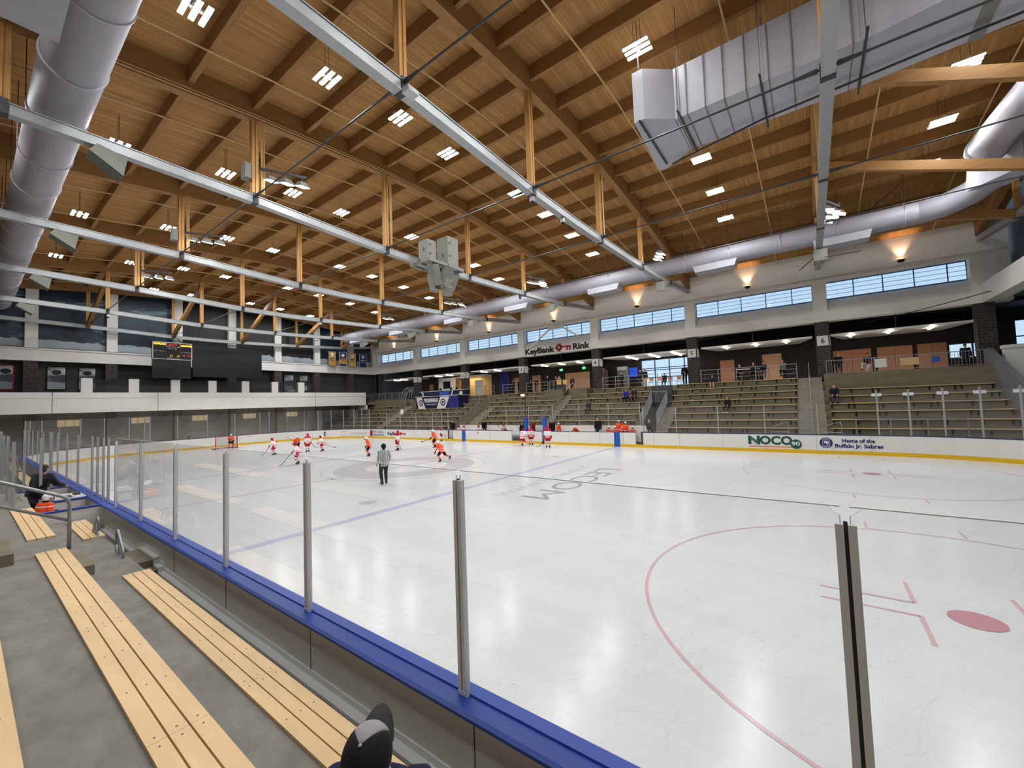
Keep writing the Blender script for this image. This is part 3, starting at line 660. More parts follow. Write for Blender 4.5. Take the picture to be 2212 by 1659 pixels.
# banners
for i,(a,b,c,l) in enumerate([(27.37,28.5,(176,138,70),'gold championship banner nearest the scoreboard side'),(28.94,30.1,(34,38,96),'navy and gold banner, second from the left'),(30.43,31.6,(190,156,92),'pale gold banner, third from the left'),(32.14,33.3,(36,44,104),'navy banner nearest the corner windows')]):
    r=thing('championship_banner',((a+b)/2,64.5,9.5),l,'banner','banners hanging in the far corner')
    MB().box(a,b,64.47,64.5,9.5,11.5).build('cloth',mat('banner_cloth_%d'%i,c,.8),r)
    MB().tube([(a-.05,64.48,11.52),(b+.05,64.48,11.52)],.03,8).build('rod','steel',r)
    for hx in (a,b): MB().tube([(hx,64.48,11.5),(hx,64.5,lowz(hx)-.1)],.008,4).build('hanger_wire','steel_dark',r)
    m=MB(); 
    for q in ((a,a+.05,9.5,11.5),(b-.05,b,9.5,11.5),(a,b,9.5,9.56)): m.box(q[0],q[1],64.455,64.47,q[2],q[3])
    m.build('border','navy' if i in(0,2) else 'whitesign',r)
    MB().tube([(a+(b-a)/2,64.455,11.1),(a+(b-a)/2,64.47,11.1)],.25,16).build('crest','whitesign' ,r)
    m=MB(); m.box(a+.2,b-.2,64.455,64.47,10.55,10.65); m.box(a+.25,b-.25,64.455,64.47,10.3,10.38); 
    if i==1: m.box(a+.08,b-.08,64.455,64.47,9.9,10.5)
    m.build('printing',['navy','orange_line','navy','whitesign'][i] if i!=1 else mat('banner_gold',(190,150,60),.7),r)
# exit signs
for i,y in enumerate((33.7,30.9)):
    r=thing('exit_sign',(37.3,y,7.0),['green exit sign left of its twin above the upper concourse doors','green exit sign right of its twin, nearer the pillar numbered 4'][i],'exit sign')
    MB().box(37.28,37.33,y-.2,y+.2,6.85,7.1).build('face','exit',r); text('EXIT',.2,'whitesign',(37.27,y+.17,6.9),(0,-1,0),U,'lettering',r,.002,.0,.34)
    MB().box(37.29,37.32,y-.02,y+.02,7.1,7.6).build('stem','steel_dark',r)
# wall uplights
for i in range(7):
    y=5.85+9.15*i
    r=thing('wall_uplight',(35.4,y,12.2),'wall lamp shining up above the %s high window from the open corner'%ORD[i],'wall lamp','uplights above the clerestory windows')
    m=MB(); m.hexa([(35.3,y-.12,12.1),(35.5,y-.12,12.1),(35.5,y+.12,12.1),(35.3,y+.12,12.1),(35.12,y-.2,12.24),(35.5,y-.2,12.24),(35.5,y+.2,12.24),(35.12,y+.2,12.24)]); m.build('housing','sconce',r)
    m=MB(); m.box(35.2,35.42,y-.12,y+.12,12.245,12.26); m.build('lens','glow',r)
    ld=bpy.data.lights.new('uplight','SPOT'); ld.energy=170; ld.color=(1.,.62,.34); ld.spot_size=math.radians(75); ld.spot_blend=.8; ld.shadow_soft_size=.08
    lo=bpy.data.objects.new('uplight',ld); C.objects.link(lo); lo.parent=r; lo.location=(-.12,0,.12); lo.rotation_euler=(PI,math.radians(6),0)
# ================================================================ ROOF
TY=[2.2,10.4,19.55,28.7,37.85,47.0,56.15,64.6]
NODES=[-2.05,4.25,10.5,16.85,23.15,29.45]
far_names=['over the open corner end','second from the open corner end','third from the open corner end','fourth from the open corner end, nearest the speaker cluster','fifth from the open corner end','third from the scoreboard wall','second from the scoreboard wall','right against the scoreboard wall']
for ti,y in enumerate(TY):
    r=thing('roof_truss',(13.6,y,11.5),'timber and steel roof truss %s'%far_names[ti],'roof truss','timber and steel roof trusses')
    m=MB()
    X=[-8.35]+[ -8.35+ (35.5+8.35)*k/20 for k in range(1,21)]
    X=sorted(set([round(v,3) for v in NX[:-1]]+[35.5]))
    for i in range(len(X)-1):
        a,b=X[i],X[i+1]; ya,yb=y-.17,y+.17
        za,zb=deckz(a)-.97,deckz(b)-.97; ta,tb=deckz(a)-.01,deckz(b)-.01
        m.hexa([(a,ya,za),(b,ya,zb),(b,yb,zb),(a,yb,za),(a,ya,ta),(b,ya,tb),(b,yb,tb),(a,yb,ta)])
    m.build('upper_chord','glulam_x',r)
    m=MB()
    for i in range(len(NX)-1):
        a,b=NX[i],NX[i+1]; b=min(b,35.45); za,zb=LZ[i],LZ[i+1]
        m.beam((a,y,za+.15),(b,y,zb+.15),.3,.03); m.beam((a,y,za-.15),(b,y,zb-.15),.3,.03); m.beam((a,y,za),(b,y,zb),.24,.28)
    m.build('lower_chord','steel',r)
    for x in NODES:
        if ti==7 and x<0: continue
        m=MB(); zt=deckz(x)-.97
        m.box(x-.12,x-.02,y-.11,y+.11,lowz(x)+.16,zt); m.box(x+.02,x+.12,y-.11,y+.11,lowz(x)+.16,zt); m.box(x-.02,x+.02,y-.07,y+.07,lowz(x)+.16,zt)
        m.build('post','glulam_z',r)
        m=MB(); m.box(x-.10,x+.10,y-.165,y+.165,lowz(x)-.18,lowz(x)+.24); m.build('node_bracket','steel_dark',r)
# diagonal timber braces at both ends
for (ya,yb,g) in ((56.15,64.6,'in front of the scoreboard wall murals'),(10.4,2.2,'at the open corner end')):
    for i,x in enumerate(NODES[1:]):
        if yb<5 and x<16: continue
        s='diagonal timber roof brace %s, %s from the left'%(g,ORD[i] if yb>5 else ORD[i-2])
        o=MB().beam((x,ya,deckz(x)-1.25),(x,yb,lowz(x)+.05),.26,.42).build('timber_brace','glulam_y'); tag(o,s,'timber brace','diagonal timber braces')
# purlins
bays=['bay nearest the open corner','second bay from the open corner','third bay from the open corner','fourth bay from the open corner','third bay from the scoreboard','second bay from the scoreboard','bay nearest the scoreboard']
PXS=[6.3+2.1*k for k in range(-6,14)]
for bi in range(7):
    ya,yb=TY[bi]+.17,TY[bi+1]-.17
    for k,x in enumerate(reversed(PXS)):
        z=deckz(x)
        m=MB(); m.box(x-.085,x+.085,ya,yb,z-.6,z-.005)
        o=m.build('roof_purlin','glulam_y'); tag(o,'timber roof beam, %s from the window wall, %s'%(ORD[k],bays[bi]),'roof beam','timber roof beams between the trusses')
# lengthwise tie rods at the lower nodes
for x,l in ((4.25,'leftmost'),(10.5,'second from left'),(16.85,'third from left'),(23.15,'rightmost')):
    r=thing('tie_rod',(x,33,lowz(x)),'thin dark lengthwise tie rod under the roof, %s of four'%l,'tie rod','lengthwise roof tie rods')
    MB().tube([(x,2.2,lowz(x)+.12),(x,64.6,lowz(x)+.12)],.03,6).build('rod','steel_dark',r)
    for y in TY[1:7]:
        for s in (-1,1): MB().tube([(x,y+s*.2,lowz(x)+.12),(x,y+s*.8,lowz(x)+.12)],[.07,.035],6).build('turnbuckle','steel_dark',r)
# sprinkler pipes and conduits
for bi in range(7):
    for j,fy in enumerate((.27,.74)):
        y=TY[bi]+(TY[bi+1]-TY[bi])*fy
        pts=[(x,y,deckz(x)-.66) for x in (-7.5,-2.05,4.25,10.5,13.7,16.85,23.15,29.45,34.8)]
        r=thing('sprinkler_pipe',(13,y,deckz(13)-.7),'thin cream sprinkler pipe, %s one in the %s'%('nearer' if j==0 else 'farther',bays[bi]),'pipe','sprinkler pipes under the roof')
        MB().tube(pts,.032,6).build('pipe','cream',r)
        for x in range(-6,33,3): MB().tube([(x+.5,y,deckz(x+.5)-.7),(x+.5,y,deckz(x+.5)-.5)],.02,5).build('head','cream',r)
for ti in (2,3,4):
    y=TY[ti]
    for j,(dy,dz) in enumerate(((.2,-.35),(.2,-.45),(.2,-.55),(-.22,-.5),(-.22,-.6))):
        if ti!=3 and j>1: continue
        pts=[(x,y+dy,deckz(x)+dz-.3) for x in (-4,-2.05,4.25,10.5,13.7,16.85,23.15,28)]
        o=MB().tube(pts,.022,5).build('electrical_conduit','cream'); tag(o,'cream conduit along the %s truss timber, %s from top'%(['third','fourth','fifth'][ti-2],ORD[j]),'conduit','conduits along the truss timbers')
for ti,x in ((1,16.6),(2,16.95),(3,4.4),(3,10.62),(4,4.4),(5,4.4)):
    for j in range(3):
        o=MB().tube([(x+.06+.05*j,TY[ti]-.16,lowz(x)+.3),(x+.06+.05*j,TY[ti]-.16,deckz(x)-.9)],.018,5).build('electrical_conduit','cream')
        tag(o,'thin conduit up the %s post of the %s truss, %s of three'%({4:'left',10:'second',16:'middle'}[int(x)],ORD[ti],ORD[j]),'conduit','conduits on truss posts')
# ---- light fixtures
LX=[1.04,4.8,7.95,11.0,16.1,19.2,22.7,25.95]; LYs=[5.95,15.0,24.15,33.3,42.45,51.6,60.2]
def fixture(x,y,label):
    z=interp(x,[1,4.8,8,11,16,19.2,22.7,26],[14.45,14.95,15.28,15.4,15.4,15.28,15.03,14.6])
    r=thing('ceiling_light',(x,y,z),label,'ceiling light','three-bar lights under the roof')
    MB().box(x-.33,x+.33,y-.05,y+.05,z+.03,z+.10).build('crossbar','fix',r)
    MB().box(x-.1,x+.1,y-.16,y+.16,z+.07,z+.16).build('driver_box','fix',r)
    for k in (-1,0,1):
        q=MB(); q.box(x+k*.24-.07,x+k*.24+.07,y-.43,y+.43,z+.002,z+.035); q.mi=1; q.box(x+k*.24-.06,x+k*.24+.06,y-.42,y+.42,z-.012,z+.002); q.build('light_bar',['fix','lampwhite'],r)
    for s in (-1,1): MB().tube([(x,y+s*.12,z+.1),(x,y+s*.12,deckz(x)-.02)],.008,4).build('wire','steel_dark',r)
    ld=bpy.data.lights.new('lamp','AREA'); ld.shape='RECTANGLE'; ld.size=.62; ld.size_y=.84; ld.energy=LAMP_W; ld.color=(.93,.965,1.)
    lo=bpy.data.objects.new('lamp',ld); C.objects.link(lo); lo.parent=r; lo.location=(0,0,-.03)
    return r
rows=['row nearest the open corner','second row from the open corner','third row from the open corner','fourth row from the open corner','third row from the scoreboard','second row from the scoreboard','row nearest the scoreboard']
for j,y in enumerate(LYs):
    for i,x in enumerate(LX):
        if j==6 and i<2: continue
        yy=y+ (.35 if i in(3,) else 0)
        fixture(x,yy,'three-bar roof light, %s, %s from left'%(rows[j],ORD[i]))
# two extra lamps on the left side beyond the duct
fixture(-3.6,33.3,'three-bar glowing light behind the left duct'); fixture(-3.6,24.15,'three-bar glowing light left of the left duct')
fixture(-4.6,15.0,'added three-bar fill light above the near seats, second row from the open corner'); fixture(-4.6,5.95,'added three-bar fill light above the near seats, row nearest the open corner')  # unseen lamps added to brighten the back of the near boards
# ---- floodlight clusters
def flood(x,y,l,sx=1,n=3):
    z=lowz(x)+1.15
    r=thing('floodlight_cluster',(x,y,z),l,'floodlights','floodlight clusters on truss posts')
    MB().beam((x-.9*0,y-.2,z+.15),(x+sx*1.5,y-.9,z+.15),.08,.08).build('arm','steel_dark',r)
    for k in range(n):
        cx=x+sx*(.35+.5*k); cy=y-.35-.25*k; cz=z-.15
        h=MB(); h.hexa([(cx-.2,cy-.28,cz-.22),(cx+.2,cy-.28,cz-.22),(cx+.2,cy+.28,cz-.02),(cx-.2,cy+.28,cz-.02),(cx-.12,cy-.1,cz+.05),(cx+.12,cy-.1,cz+.05),(cx+.12,cy+.16,cz+.12),(cx-.12,cy+.16,cz+.12)]); h.build('lamp_head','steel',r)
        h=MB(); h.hexa([(cx-.17,cy-.25,cz-.235),(cx+.17,cy-.25,cz-.235),(cx+.17,cy+.25,cz-.055),(cx-.17,cy+.25,cz-.055),(cx-.17,cy-.25,cz-.215),(cx+.17,cy-.25,cz-.215),(cx+.17,cy+.25,cz-.03),(cx-.17,cy+.25,cz-.03)]); h.build('lens',['fix','tube'][1] ,r)
        MB().tube([(cx,cy,cz+.08),(cx,cy,z+.15)],.02,5).build('yoke','steel_dark',r)
flood(4.4,28.7,'floodlights on the post in front of the third light row, left side'); flood(4.4,37.85,'floodlights on the next post farther back on the left'); flood(4.4,47.0,'floodlights on the third post back, before the murals')
flood(23.3,10.4,'floodlights beside the nearest lower chord on the right',1,3); flood(26.2,10.4,'floodlights under the right end of the nearest lower chord',-1,2)
flood(25.9,19.55,'floodlights under the right end of the long chord, third truss',-1,3); flood(23.3,28.7,'floodlights at the right post behind the speaker cluster',1,2)
flood(25.9,28.7,'floodlights under the round duct, fourth truss',-1,3); flood(23.3,37.85,'floodlights at the right post of the fifth truss',1,2); flood(26,37.85,'floodlights under the round duct, fifth truss',-1,2); flood(23.3,47.,'floodlights at the right post of the sixth truss',1,2)
for k in range(2): flood(-2.6,19.55+9.15*k,['floodlight at the far left edge, upper of two','floodlight at the far left edge, lower of two'][k],-1,2)
# grey electrical boxes on two posts
for x,y,l in ((4.05,28.7,'grey ballast box on the truss post beside the floodlights'),(4.05,37.85,'grey ballast box on the next truss post back')):
    o=MB().box(x-.2,x+.02,y-.2,y+.2,lowz(4.25)+.75,lowz(4.25)+1.35).build('ballast_box','spk'); tag(o,l,'box','ballast boxes on truss posts')
# ---- speakers on chords
for ti in range(1,7):
    for x,side in ((0.0,'left'),(27.4,'right')):
        y=TY[ti]; 
        if x==0 and ti<3: continue
        z=lowz(x)-.2
        r=thing('speaker',(x,y,z),'grey speaker under the %s end of the %s truss from the open corner'%(side,ORD[ti]),'speaker','speakers under the lower chords')
        s=1 if x==0 else -1
        m=MB(); m.hexa([(x-.42,y-.35,z-.25),(x+.35,y-.35,z-.75),(x+.35,y+.3,z-.75),(x-.42,y+.3,z-.25),(x-.25,y-.35,z+.02),(x+.45,y-.35,z-.12),(x+.45,y+.3,z-.12),(x-.25,y+.3,z+.02)]) if s>0 else m.hexa([(x-.35,y-.35,z-.75),(x+.42,y-.35,z-.25),(x+.42,y+.3,z-.25),(x-.35,y+.3,z-.75),(x-.45,y-.35,z-.12),(x+.25,y-.35,z+.02),(x+.25,y+.3,z+.02),(x-.45,y+.3,z-.12)])
        m.build('cabinet','spk',r)
        g=MB()
        if s>0: g.hexa([(x-.40,y-.3,z-.275),(x+.33,y-.3,z-.775),(x+.33,y+.25,z-.775),(x-.40,y+.25,z-.275),(x-.40,y-.3,z-.262),(x+.33,y-.3,z-.762),(x+.33,y+.25,z-.762),(x-.40,y+.25,z-.262)])
        else: g.hexa([(x-.33,y-.3,z-.775),(x+.40,y-.3,z-.275),(x+.40,y+.25,z-.275),(x-.33,y+.25,z-.775),(x-.33,y-.3,z-.762),(x+.40,y-.3,z-.262),(x+.40,y+.25,z-.262),(x-.33,y+.25,z-.762)])
        g.build('grille','grille',r)
        MB().box(x-.07,x+.07,y-.05,y+.05,z-.1,z+.25).build('bracket','spk',r)
# ---- centre speaker cluster on the fourth truss
cx,cy,cz=13.85,28.4,11.75
r=thing('speaker_cluster',(cx,cy,cz),'large grey cluster of tall and angled speakers on a platform at mid roof','speaker cluster')
m=MB(); 
for a,b in (((-1.35,-.75),(1.35,-.75)),((-1.35,.75),(1.35,.75)),((-1.35,-.75),(-1.35,.75)),((1.35,-.75),(1.35,.75)),((-.4,-.75),(-.4,.75)),((.45,-.75),(.45,.75))): m.beam((cx+a[0],cy+a[1],cz-.28),(cx+b[0],cy+b[1],cz-.28),.16,.16)
m.build('platform','spk',r)
for (x,y,w,d,h) in ((-.95,-.2,.62,.75,1.15),(.55,-.3,.85,.9,1.7)):
    MB().box(cx+x-w/2,cx+x+w/2,cy+y-d/2,cy+y+d/2,cz-.2,cz-.2+h).build('tall_cabinet','spk',r)
    for dz in (.35,.8): MB().box(cx+x-w/2+.1,cx+x-w/2+.25,cy+y-d/2-.012,cy+y-d/2,cz+h*dz-.3,cz+h*dz-.2).build('handle','steel_dark',r)
    for dz in (.35,): MB().box(cx+x-w/2-.012,cx+x-w/2,cy+y-.1,cy+y+.05,cz+.3,cz+.5).build('handle','steel_dark',r)
for k,(dx,dy,tx,ty) in enumerate(((-.95,-.6,.42,.1),(0,-.9,.0,.32),(1.0,-.4,-.45,.1),(.2,.7,0,-.3))):
    top=(cx+dx,cy+dy,cz-.45); bot=(cx+dx+tx,cy+dy+ty,cz-1.5)
    MB().beam(top,bot,.5,.42,(0,-1,0) if k!=1 else (0,-1,.1)).build('angled_speaker','spk',r)
    dd=(Vector(bot)-Vector(top)); n_=Vector((-dd.z if k!=1 else 0,0,0))
    MB().beam((top[0],top[1]-.22,top[2]-.03),(bot[0],bot[1]-.22,bot[2]+.05),.42,.012,(0,-1,0)).build('grille','grille',r)
    MB().tube([(top[0],top[1],top[2]),(top[0],top[1],cz-.25)],.02,5).build('chain','steel_dark',r)
MB().beam((cx+.1,cy-.75,cz-1.5),(cx+.2,cy-.5,cz-1.95),.46,.4,(0,-1,0)).build('angled_speaker','spk',r)
# cameras / wifi pods under the second chord
for x,y,l in ((4.3,19.5,'small white square wifi unit under the truss node, upper middle'),):
    o=MB().box(x-.17,x+.17,y-.4,y-.12,lowz(x)-.28,lowz(x)-.16).build('wireless_unit','fix'); tag(o,l,'wifi unit')
for x,y,c,l in ((10.5,19.63,'fix','white dome camera under the long chord at the second post'),(12.9,19.63,'steel','grey camera hanging from the long chord past the second post'),(22.6,28.8,'steel_dark','dark camera under the fourth truss chord'),(16.85,47.1,'fix','white dome camera near the video screen'),(4.3,56.25,'fix','small white camera among the far posts at left')):
    z=lowz(x)-.2; r=thing('security_camera',(x,y,z),l,'camera','security cameras under the trusses')
    m=MB(); m.tube([(x,y-.1,z+.05),(x,y-.1,z-.2)],[.09,.11],12); m.build('housing',c,r); MB().ell((x,y-.1,z-.22),(.085,.085,.08)).build('dome','screen',r); MB().tube([(x,y-.1,z+.05),(x,y-.1,z+.3)],.02,5).build('stem','steel_dark',r)
# ---- ducts
def duct(x,z,y0,y1,R,label,step,tail=None):
    r=thing('round_duct',(x,(y0+y1)/2,z),label,'air duct','round air ducts')
    n=int((y1-y0)/.09); pts=[];rad=[]
    m=MB(); L=[]; 
    ys=[y0+(y1-y0)*i/n for i in range(n+1)]
    pts=[(x,y,z) for y in ys]; rad=[R*(1+.006*(1 if i%2 else -1)) for i in range(n+1)]
    m.tube(pts,rad,36); m.build('shell','duct',r,True)
    y=y0+.6
    while y<y1:
        MB().tube([(x,y,z),(x,y+.07,z)],R+.035,36).build('joint_ring','steel' if R<.6 else 'ductbox',r)
        for s in (-1,1): MB().tube([(x+s*(R+.02),y+.03,z),(x+s*(R+.02),y+.03,deckz(x)-.1)],.012,4).build('hanger','steel_dark',r)
        y+=step
    return r
duct(28.8,13.15,5.9,62.5,.60,'long round grey duct above the window-side stands',2.9)
rd=bpy.data.objects['round_duct']
m=MB(); pts=[(28.8,5.95,13.15),(28.6,4.9,13.2),(28.0,4.1,13.35),(27.0,3.6,13.55),(25.6,3.3,13.75)]; m.tube(pts,[.60,.60,.60,.62,.64],32); m.build('elbow','duct',rd,True)
for y in (59.5,51,41.5,33.3,24.5,16.2,9.3):
    m=MB(); m.hexa([(28.25,y-1.25,12.22),(29.35,y-1.25,12.22),(29.35,y+1.25,12.22),(28.25,y+1.25,12.22),(28.4,y-1.4,12.75),(29.2,y-1.4,12.75),(29.2,y+1.4,12.75),(28.4,y+1.4,12.75)]); m.build('outlet_box','ductbox',rd)
duct(-.9,13.2,17,64,.66,'long round grey duct on the left side of the roof',3.1)
ld_=bpy.data.objects['round_duct.001']
m=MB(); m.hexa([(-2.3,23.4,12.4),(-1.35,23.4,12.4),(-1.35,25.2,12.4),(-2.3,25.2,12.4),(-2.3,23.4,13.4),(-1.35,23.4,13.4),(-1.35,25.2,13.4),(-2.3,25.2,13.4)]); m.build('side_outlet','ductbox',ld_)
# big fat duct and square junction top right
r=thing('square_duct_junction',(25.6,3.6,13.6),'square white duct junction with a fat round branch at the right edge','air duct')
m=MB(); m.hexa([(24.9,3.2,13.0),(26.6,4.6,13.0),(27.0,3.2,13.0),(25.6,2.4,13.0),(24.6,3.2,14.6),(26.2,4.5,14.6),(26.8,3.0,14.6),(25.4,2.4,14.6)]); m.build('junction_box','ductbox',r)
m=MB(); m.tube([(25.2,4.2,14.2),(23.6,4.1,14.3),(21.0,3.9,14.3),(18.6,3.7,14.3)],.68,32); m.build('round_branch','duct',r,True)
m=MB(); m.tube([(24.9,4.2,14.2),(24.8,4.2,14.2)],.73,32); m.build('joint_ring','steel',r)
for s in ((25.2,3.9),(26.4,3.9)): MB().tube([(s[0],s[1],14.6),(s[0],s[1],deckz(26)-.1)],.012,4).build('hanger','steel_dark',r)
# rectangular duct overhead
r=thing('rectangular_duct',(12.7,10,12.8),'huge white rectangular sheet-metal duct overhead with ribbed seams and a flared end','air duct')
x0,x1,zb,zt=11.6,13.75,12.8,14.55
m=MB(); m.box(x0,x1,9.3,14.4,zb,zt); m.build('trunk','ductbox',r)
m=MB(); m.prism([(x0,14.38),(x1,14.38),(14.45,15.45),(14.45,15.75),(10.9,15.55),(10.9,15.2)],2,zb,zt); m.build('flared_end','ductbox',r)
m=MB(); m.hexa([(x0,9.3,zb),(x1,9.3,zb),(13.5,6.6,zb-.0),(11.2,6.6,zb-.0),(x0,9.3,zt),(x1,9.3,zt),(13.5,6.6,zt+.9),(10.4,6.6,zt+.9)]); m.box(9.6,13.5,-2,6.6,zb,zt+.9); m.build('wide_trunk','ductbox',r)
m=MB(); m.box(9.5,13.6,6.9,7.1,zb-.04,zt+1.0) if False else m.box(11.25,13.6,6.95,7.25,zb-.03,zb+.02); m.build('canvas_collar','grey_mid',r)
for y in (14.3,14.0,13.45,12.9,12.3,11.7,11.1,10.4,9.75): 
    m=MB(); m.box(x0-.025,x0,y-.015,y+.015,zb-.02,zt); m.box(x0-.025,x1+.025,y-.015,y+.015,zb-.025,zb); m.build('seam','grey_mid',r)
for y in (15.35,14.2,11.9,9.5):
    m=MB(); m.box(x0-.5 if y<15 else 10.8,x1+.3,y-.03,y+.03,zb-.07,zb-.03)
    for s in (x0-.1 if y<15 else 11.0,x1+.15): m.tube([(s,y,zb-.05),(s,y,deckz(s)-.05)],.01,4)
    m.build('strap_hanger','steel_dark',r)
o=MB().tube([(13.9,15.1,12.6),(13.2,12,12.6),(12.9,8,12.6),(12.7,3,12.6)],.035,8).build('gas_pipe','steel_dark'); tag(o,'thin grey pipe running under the rectangular duct','pipe')
# ================================================================ FAR STANDS
BX=[35.2-.9*k for k in range(8)]; BZ=[4.54-.48*k for k in range(8)]   # bench front edges, seat heights
sect={6:[None,None]+[(2.6,10.35)]*6, 5:[(12.1,20.85)]*4+[(12.1,20.0)]*4, 4:[(22.2,29.1)]*2+[(22.9,30.7)]*6,
      3:[(34.3,40.7),(33.8,40.7),(32.2,40.7),(32.2,40.7),(31.9,39.5),(31.5,39.2),(31.5,39.2),(31.5,39.2)],
      2:[(42.9,46),(42.9,46),(43.4,46.8)]+[(43.4,54.3)]*5, 1:[None,None]+[(57.3,64.5),(57.0,69)]+[(56.5,69.4)]*2+[(56,69.4)]*2}
# stepped concrete
m=MB()
for k in range(8):
    x=BX[k]; zt=BZ[k]-.02; x1=BX[k-1] if k else 35.7
    segs=[(-3,70)]
    if k>=1: m.box(x,x1+.05,-3 if k>1 else -3,20.9,.0,zt)
    else: m.box(x,x1,10.6,20.9,.0,zt)
    m.box(x,x1+.05,22.4,70 if k else 56,.0,zt)
m.box(34.4,35.7,-3,10.6,0,3.3)
o=m.build('concrete_stand','conc_d'); tag(o,'stepped concrete grandstand under the window wall','grandstand')
for (a,b,l) in ((2.3,10.5,'plain concrete parapet wall under the railing of the numbered 6 section'),(29.2,31.0,'concrete block wall left of the stair below the exit signs'),(31.9,34.2,'concrete block wall between the stair and the third section benches')):
    mm=MB(); mm.box(34.26 if a>20 else 33.95,35.72,a,b,2.9 if a>20 else 3.1,4.72); o=mm.build('parapet_wall','conc_d'); tag(o,l,'parapet')
mm=MB(); mm.box(33.8,34.1,56.2,70,2.9,4.62); o=mm.build('parapet_wall','conc_d'); tag(o,'concrete parapet wall at the far left end of the upper concourse','parapet')
# aisle steps
def aisle(y0,y1,label,kmax=8,k0=0):
    mm=MB()
    for k in range(k0,kmax):
        x=BX[k]; z=BZ[k]; xb=BX[k-1] if k else 35.7
        mm.box(x-.4,x+.06,y0,y1,z-.5,z-.26); mm.box(x-.02,xb+.02,y0,y1,z-.5,z+.005)
    o=mm.build('aisle_steps','conc'); tag(o,label,'steps','concrete aisle steps in the stands')
aisle(10.6,12.05,'concrete aisle steps between the benches below the pillar numbered 6'); aisle(20.05,20.95,'concrete steps beside the stairwell railings, below the pillar numbered 5',8,4)
aisle(30.75,31.45,'concrete steps right of the third section benches',8,1); aisle(39.6,40.8,'concrete steps left of the third section benches',8,3); aisle(54.4,56.0,'concrete steps left of the announcer booth',8,2)
# benches
sn={6:'below the railing right of the pillar numbered 6',5:'between the pillars numbered 5 and 6',4:'between the pillars numbered 4 and 5',3:'between the pillars numbered 3 and 4',2:'below the announcer booth',1:'left of the announcer booth'}
brm=None
for s in sect:
    for k in range(8):
        if not sect[s][k]: continue
        a,b=sect[s][k]; x=BX[k]; z=BZ[k]
        r=thing('bleacher_bench',(x,(a+b)/2,z),'bleacher bench %s, %s row up'%(sn[s],ORD[7-k]),'bench','wooden benches in the window-side stands')
        mm=MB(); mm.box(x-.10,x+.02,a,b,z-.0,z+.045); mm.box(x+.03,x+.14,a,b,z,z+.045); mm.box(x+.15,x+.26,a,b,z,z+.045); mm.build('seat','plank_o',r)
        n=max(2,int((b-a)/1.25)); 
        for i in range(n+1):
            yy=a+.1+(b-a-.2)*i/n+(.12*((i*7+k*3)%3-1) if 0<i<n else 0)
            for q in ((0,.28) if (i+k)%3==0 and i<n else (0,)):
                if brm is None:
                    bo=MB().hexa([(x-.05,yy-.035,z-.28),(x-.012,yy-.035,z-.28),(x-.012,yy+.035,z-.28),(x-.05,yy+.035,z-.28),(x-.09,yy-.035,z-.002),(x-.012,yy-.035,z-.002),(x-.012,yy+.035,z-.002),(x-.09,yy+.035,z-.002)])
                    o=bo.build('bracket','black',None,False,(x,yy,z)); brm=o.data
                else:
                    o=bpy.data.objects.new('bracket',brm); C.objects.link(o)
                o.parent=r; o.location=(0,yy+q-(a+b)/2,0)
# ---- railings
def railing(pts,label,h=1.07,bars=3,pick=0,post=1.5,m='rail',grp='steel railings in the stands',infill=None,name='guardrail'):
    """pts: floor-level polyline"""
    c=Vector(pts[0]); r=thing(name,tuple(c),label,'railing',grp)
    f=MB()
    P=[Vector(p) for p in pts]
    levels=[h] + ([h*.66,h*.36] if bars==3 else [h*.12] if bars==2 else [])
    for i in range(len(P)-1):
        for z in levels: f.beam(P[i]+Vector((0,0,z)),P[i+1]+Vector((0,0,z)),.045 if z==h else .03,.045 if z==h else .03)
    f.build('rails',m,r)
    for i in range(len(P)-1):
        L=(P[i+1]-P[i]).length; n=max(1,round(L/post))
        for k in range(n+1):
            if k==0 and i>0: continue
            q=P[i].lerp(P[i+1],k/n); MB().box(q.x-.025,q.x+.025,q.y-.025,q.y+.025,q.z,q.z+h).build('post',m,r)
        if pick:
            g=MB(); n=int(L/pick)
            for k in range(1,n): q=P[i].lerp(P[i+1],k/n); g.box(q.x-.01,q.x+.01,q.y-.01,q.y+.01,q.z+h*.12,q.z+h)
            g.build('pickets',m,r)
        if infill:
            g=MB(); a,b=P[i],P[i+1]; g.hexa([(a.x-.01,a.y,a.z+.08),(b.x-.01,b.y,b.z+.08),(b.x+.01,b.y,b.z+.08),(a.x+.01,a.y,a.z+.08),(a.x-.01,a.y,a.z+h-.05),(b.x-.01,b.y,b.z+h-.05),(b.x+.01,b.y,b.z+h-.05),(a.x+.01,a.y,a.z+h-.05)]); g.build('infill_panel',infill,r)
    return r
ZC=4.56
railing([(35.4,2.3,4.72),(35.4,10.3,4.72)],'picket railing on the parapet under the pillar numbered 6',1.0,2,.16,2.6)
railing([(35.45,12.1,ZC),(35.45,18.9,ZC)],'three-bar railing along the concourse between pillars 5 and 6',1.12)
railing([(35.45,20.2,ZC),(35.45,22.2,ZC)],'three-bar railing just left of the pillar numbered 5',1.1)
railing([(35.45,22.6,ZC),(35.45,28.0,ZC)],'three-bar railing along the concourse right of the pillar numbered 4',1.12)
railing([(35.45,29.4,4.72),(35.45,31.0,4.72)],'picket railing on the block wall just left of the pillar numbered 4',1.0,2,.16,1.5)
railing([(35.45,32.0,4.72),(35.45,34.2,4.72)],'picket railing left of the concourse stair',1.0,2,.16,1.5)
railing([(35.45,34.4,ZC),(35.45,37.2,ZC)],'three-bar railing right of the pillar numbered 3',1.1)
railing([(35.45,38.5,ZC),(35.45,40.6,ZC)],'three-bar railing left of the pillar numbered 3',1.1)
railing([(35.45,41.9,ZC),(35.45,46.2,ZC)],'three-bar railing right of the pillar numbered 2',1.12)
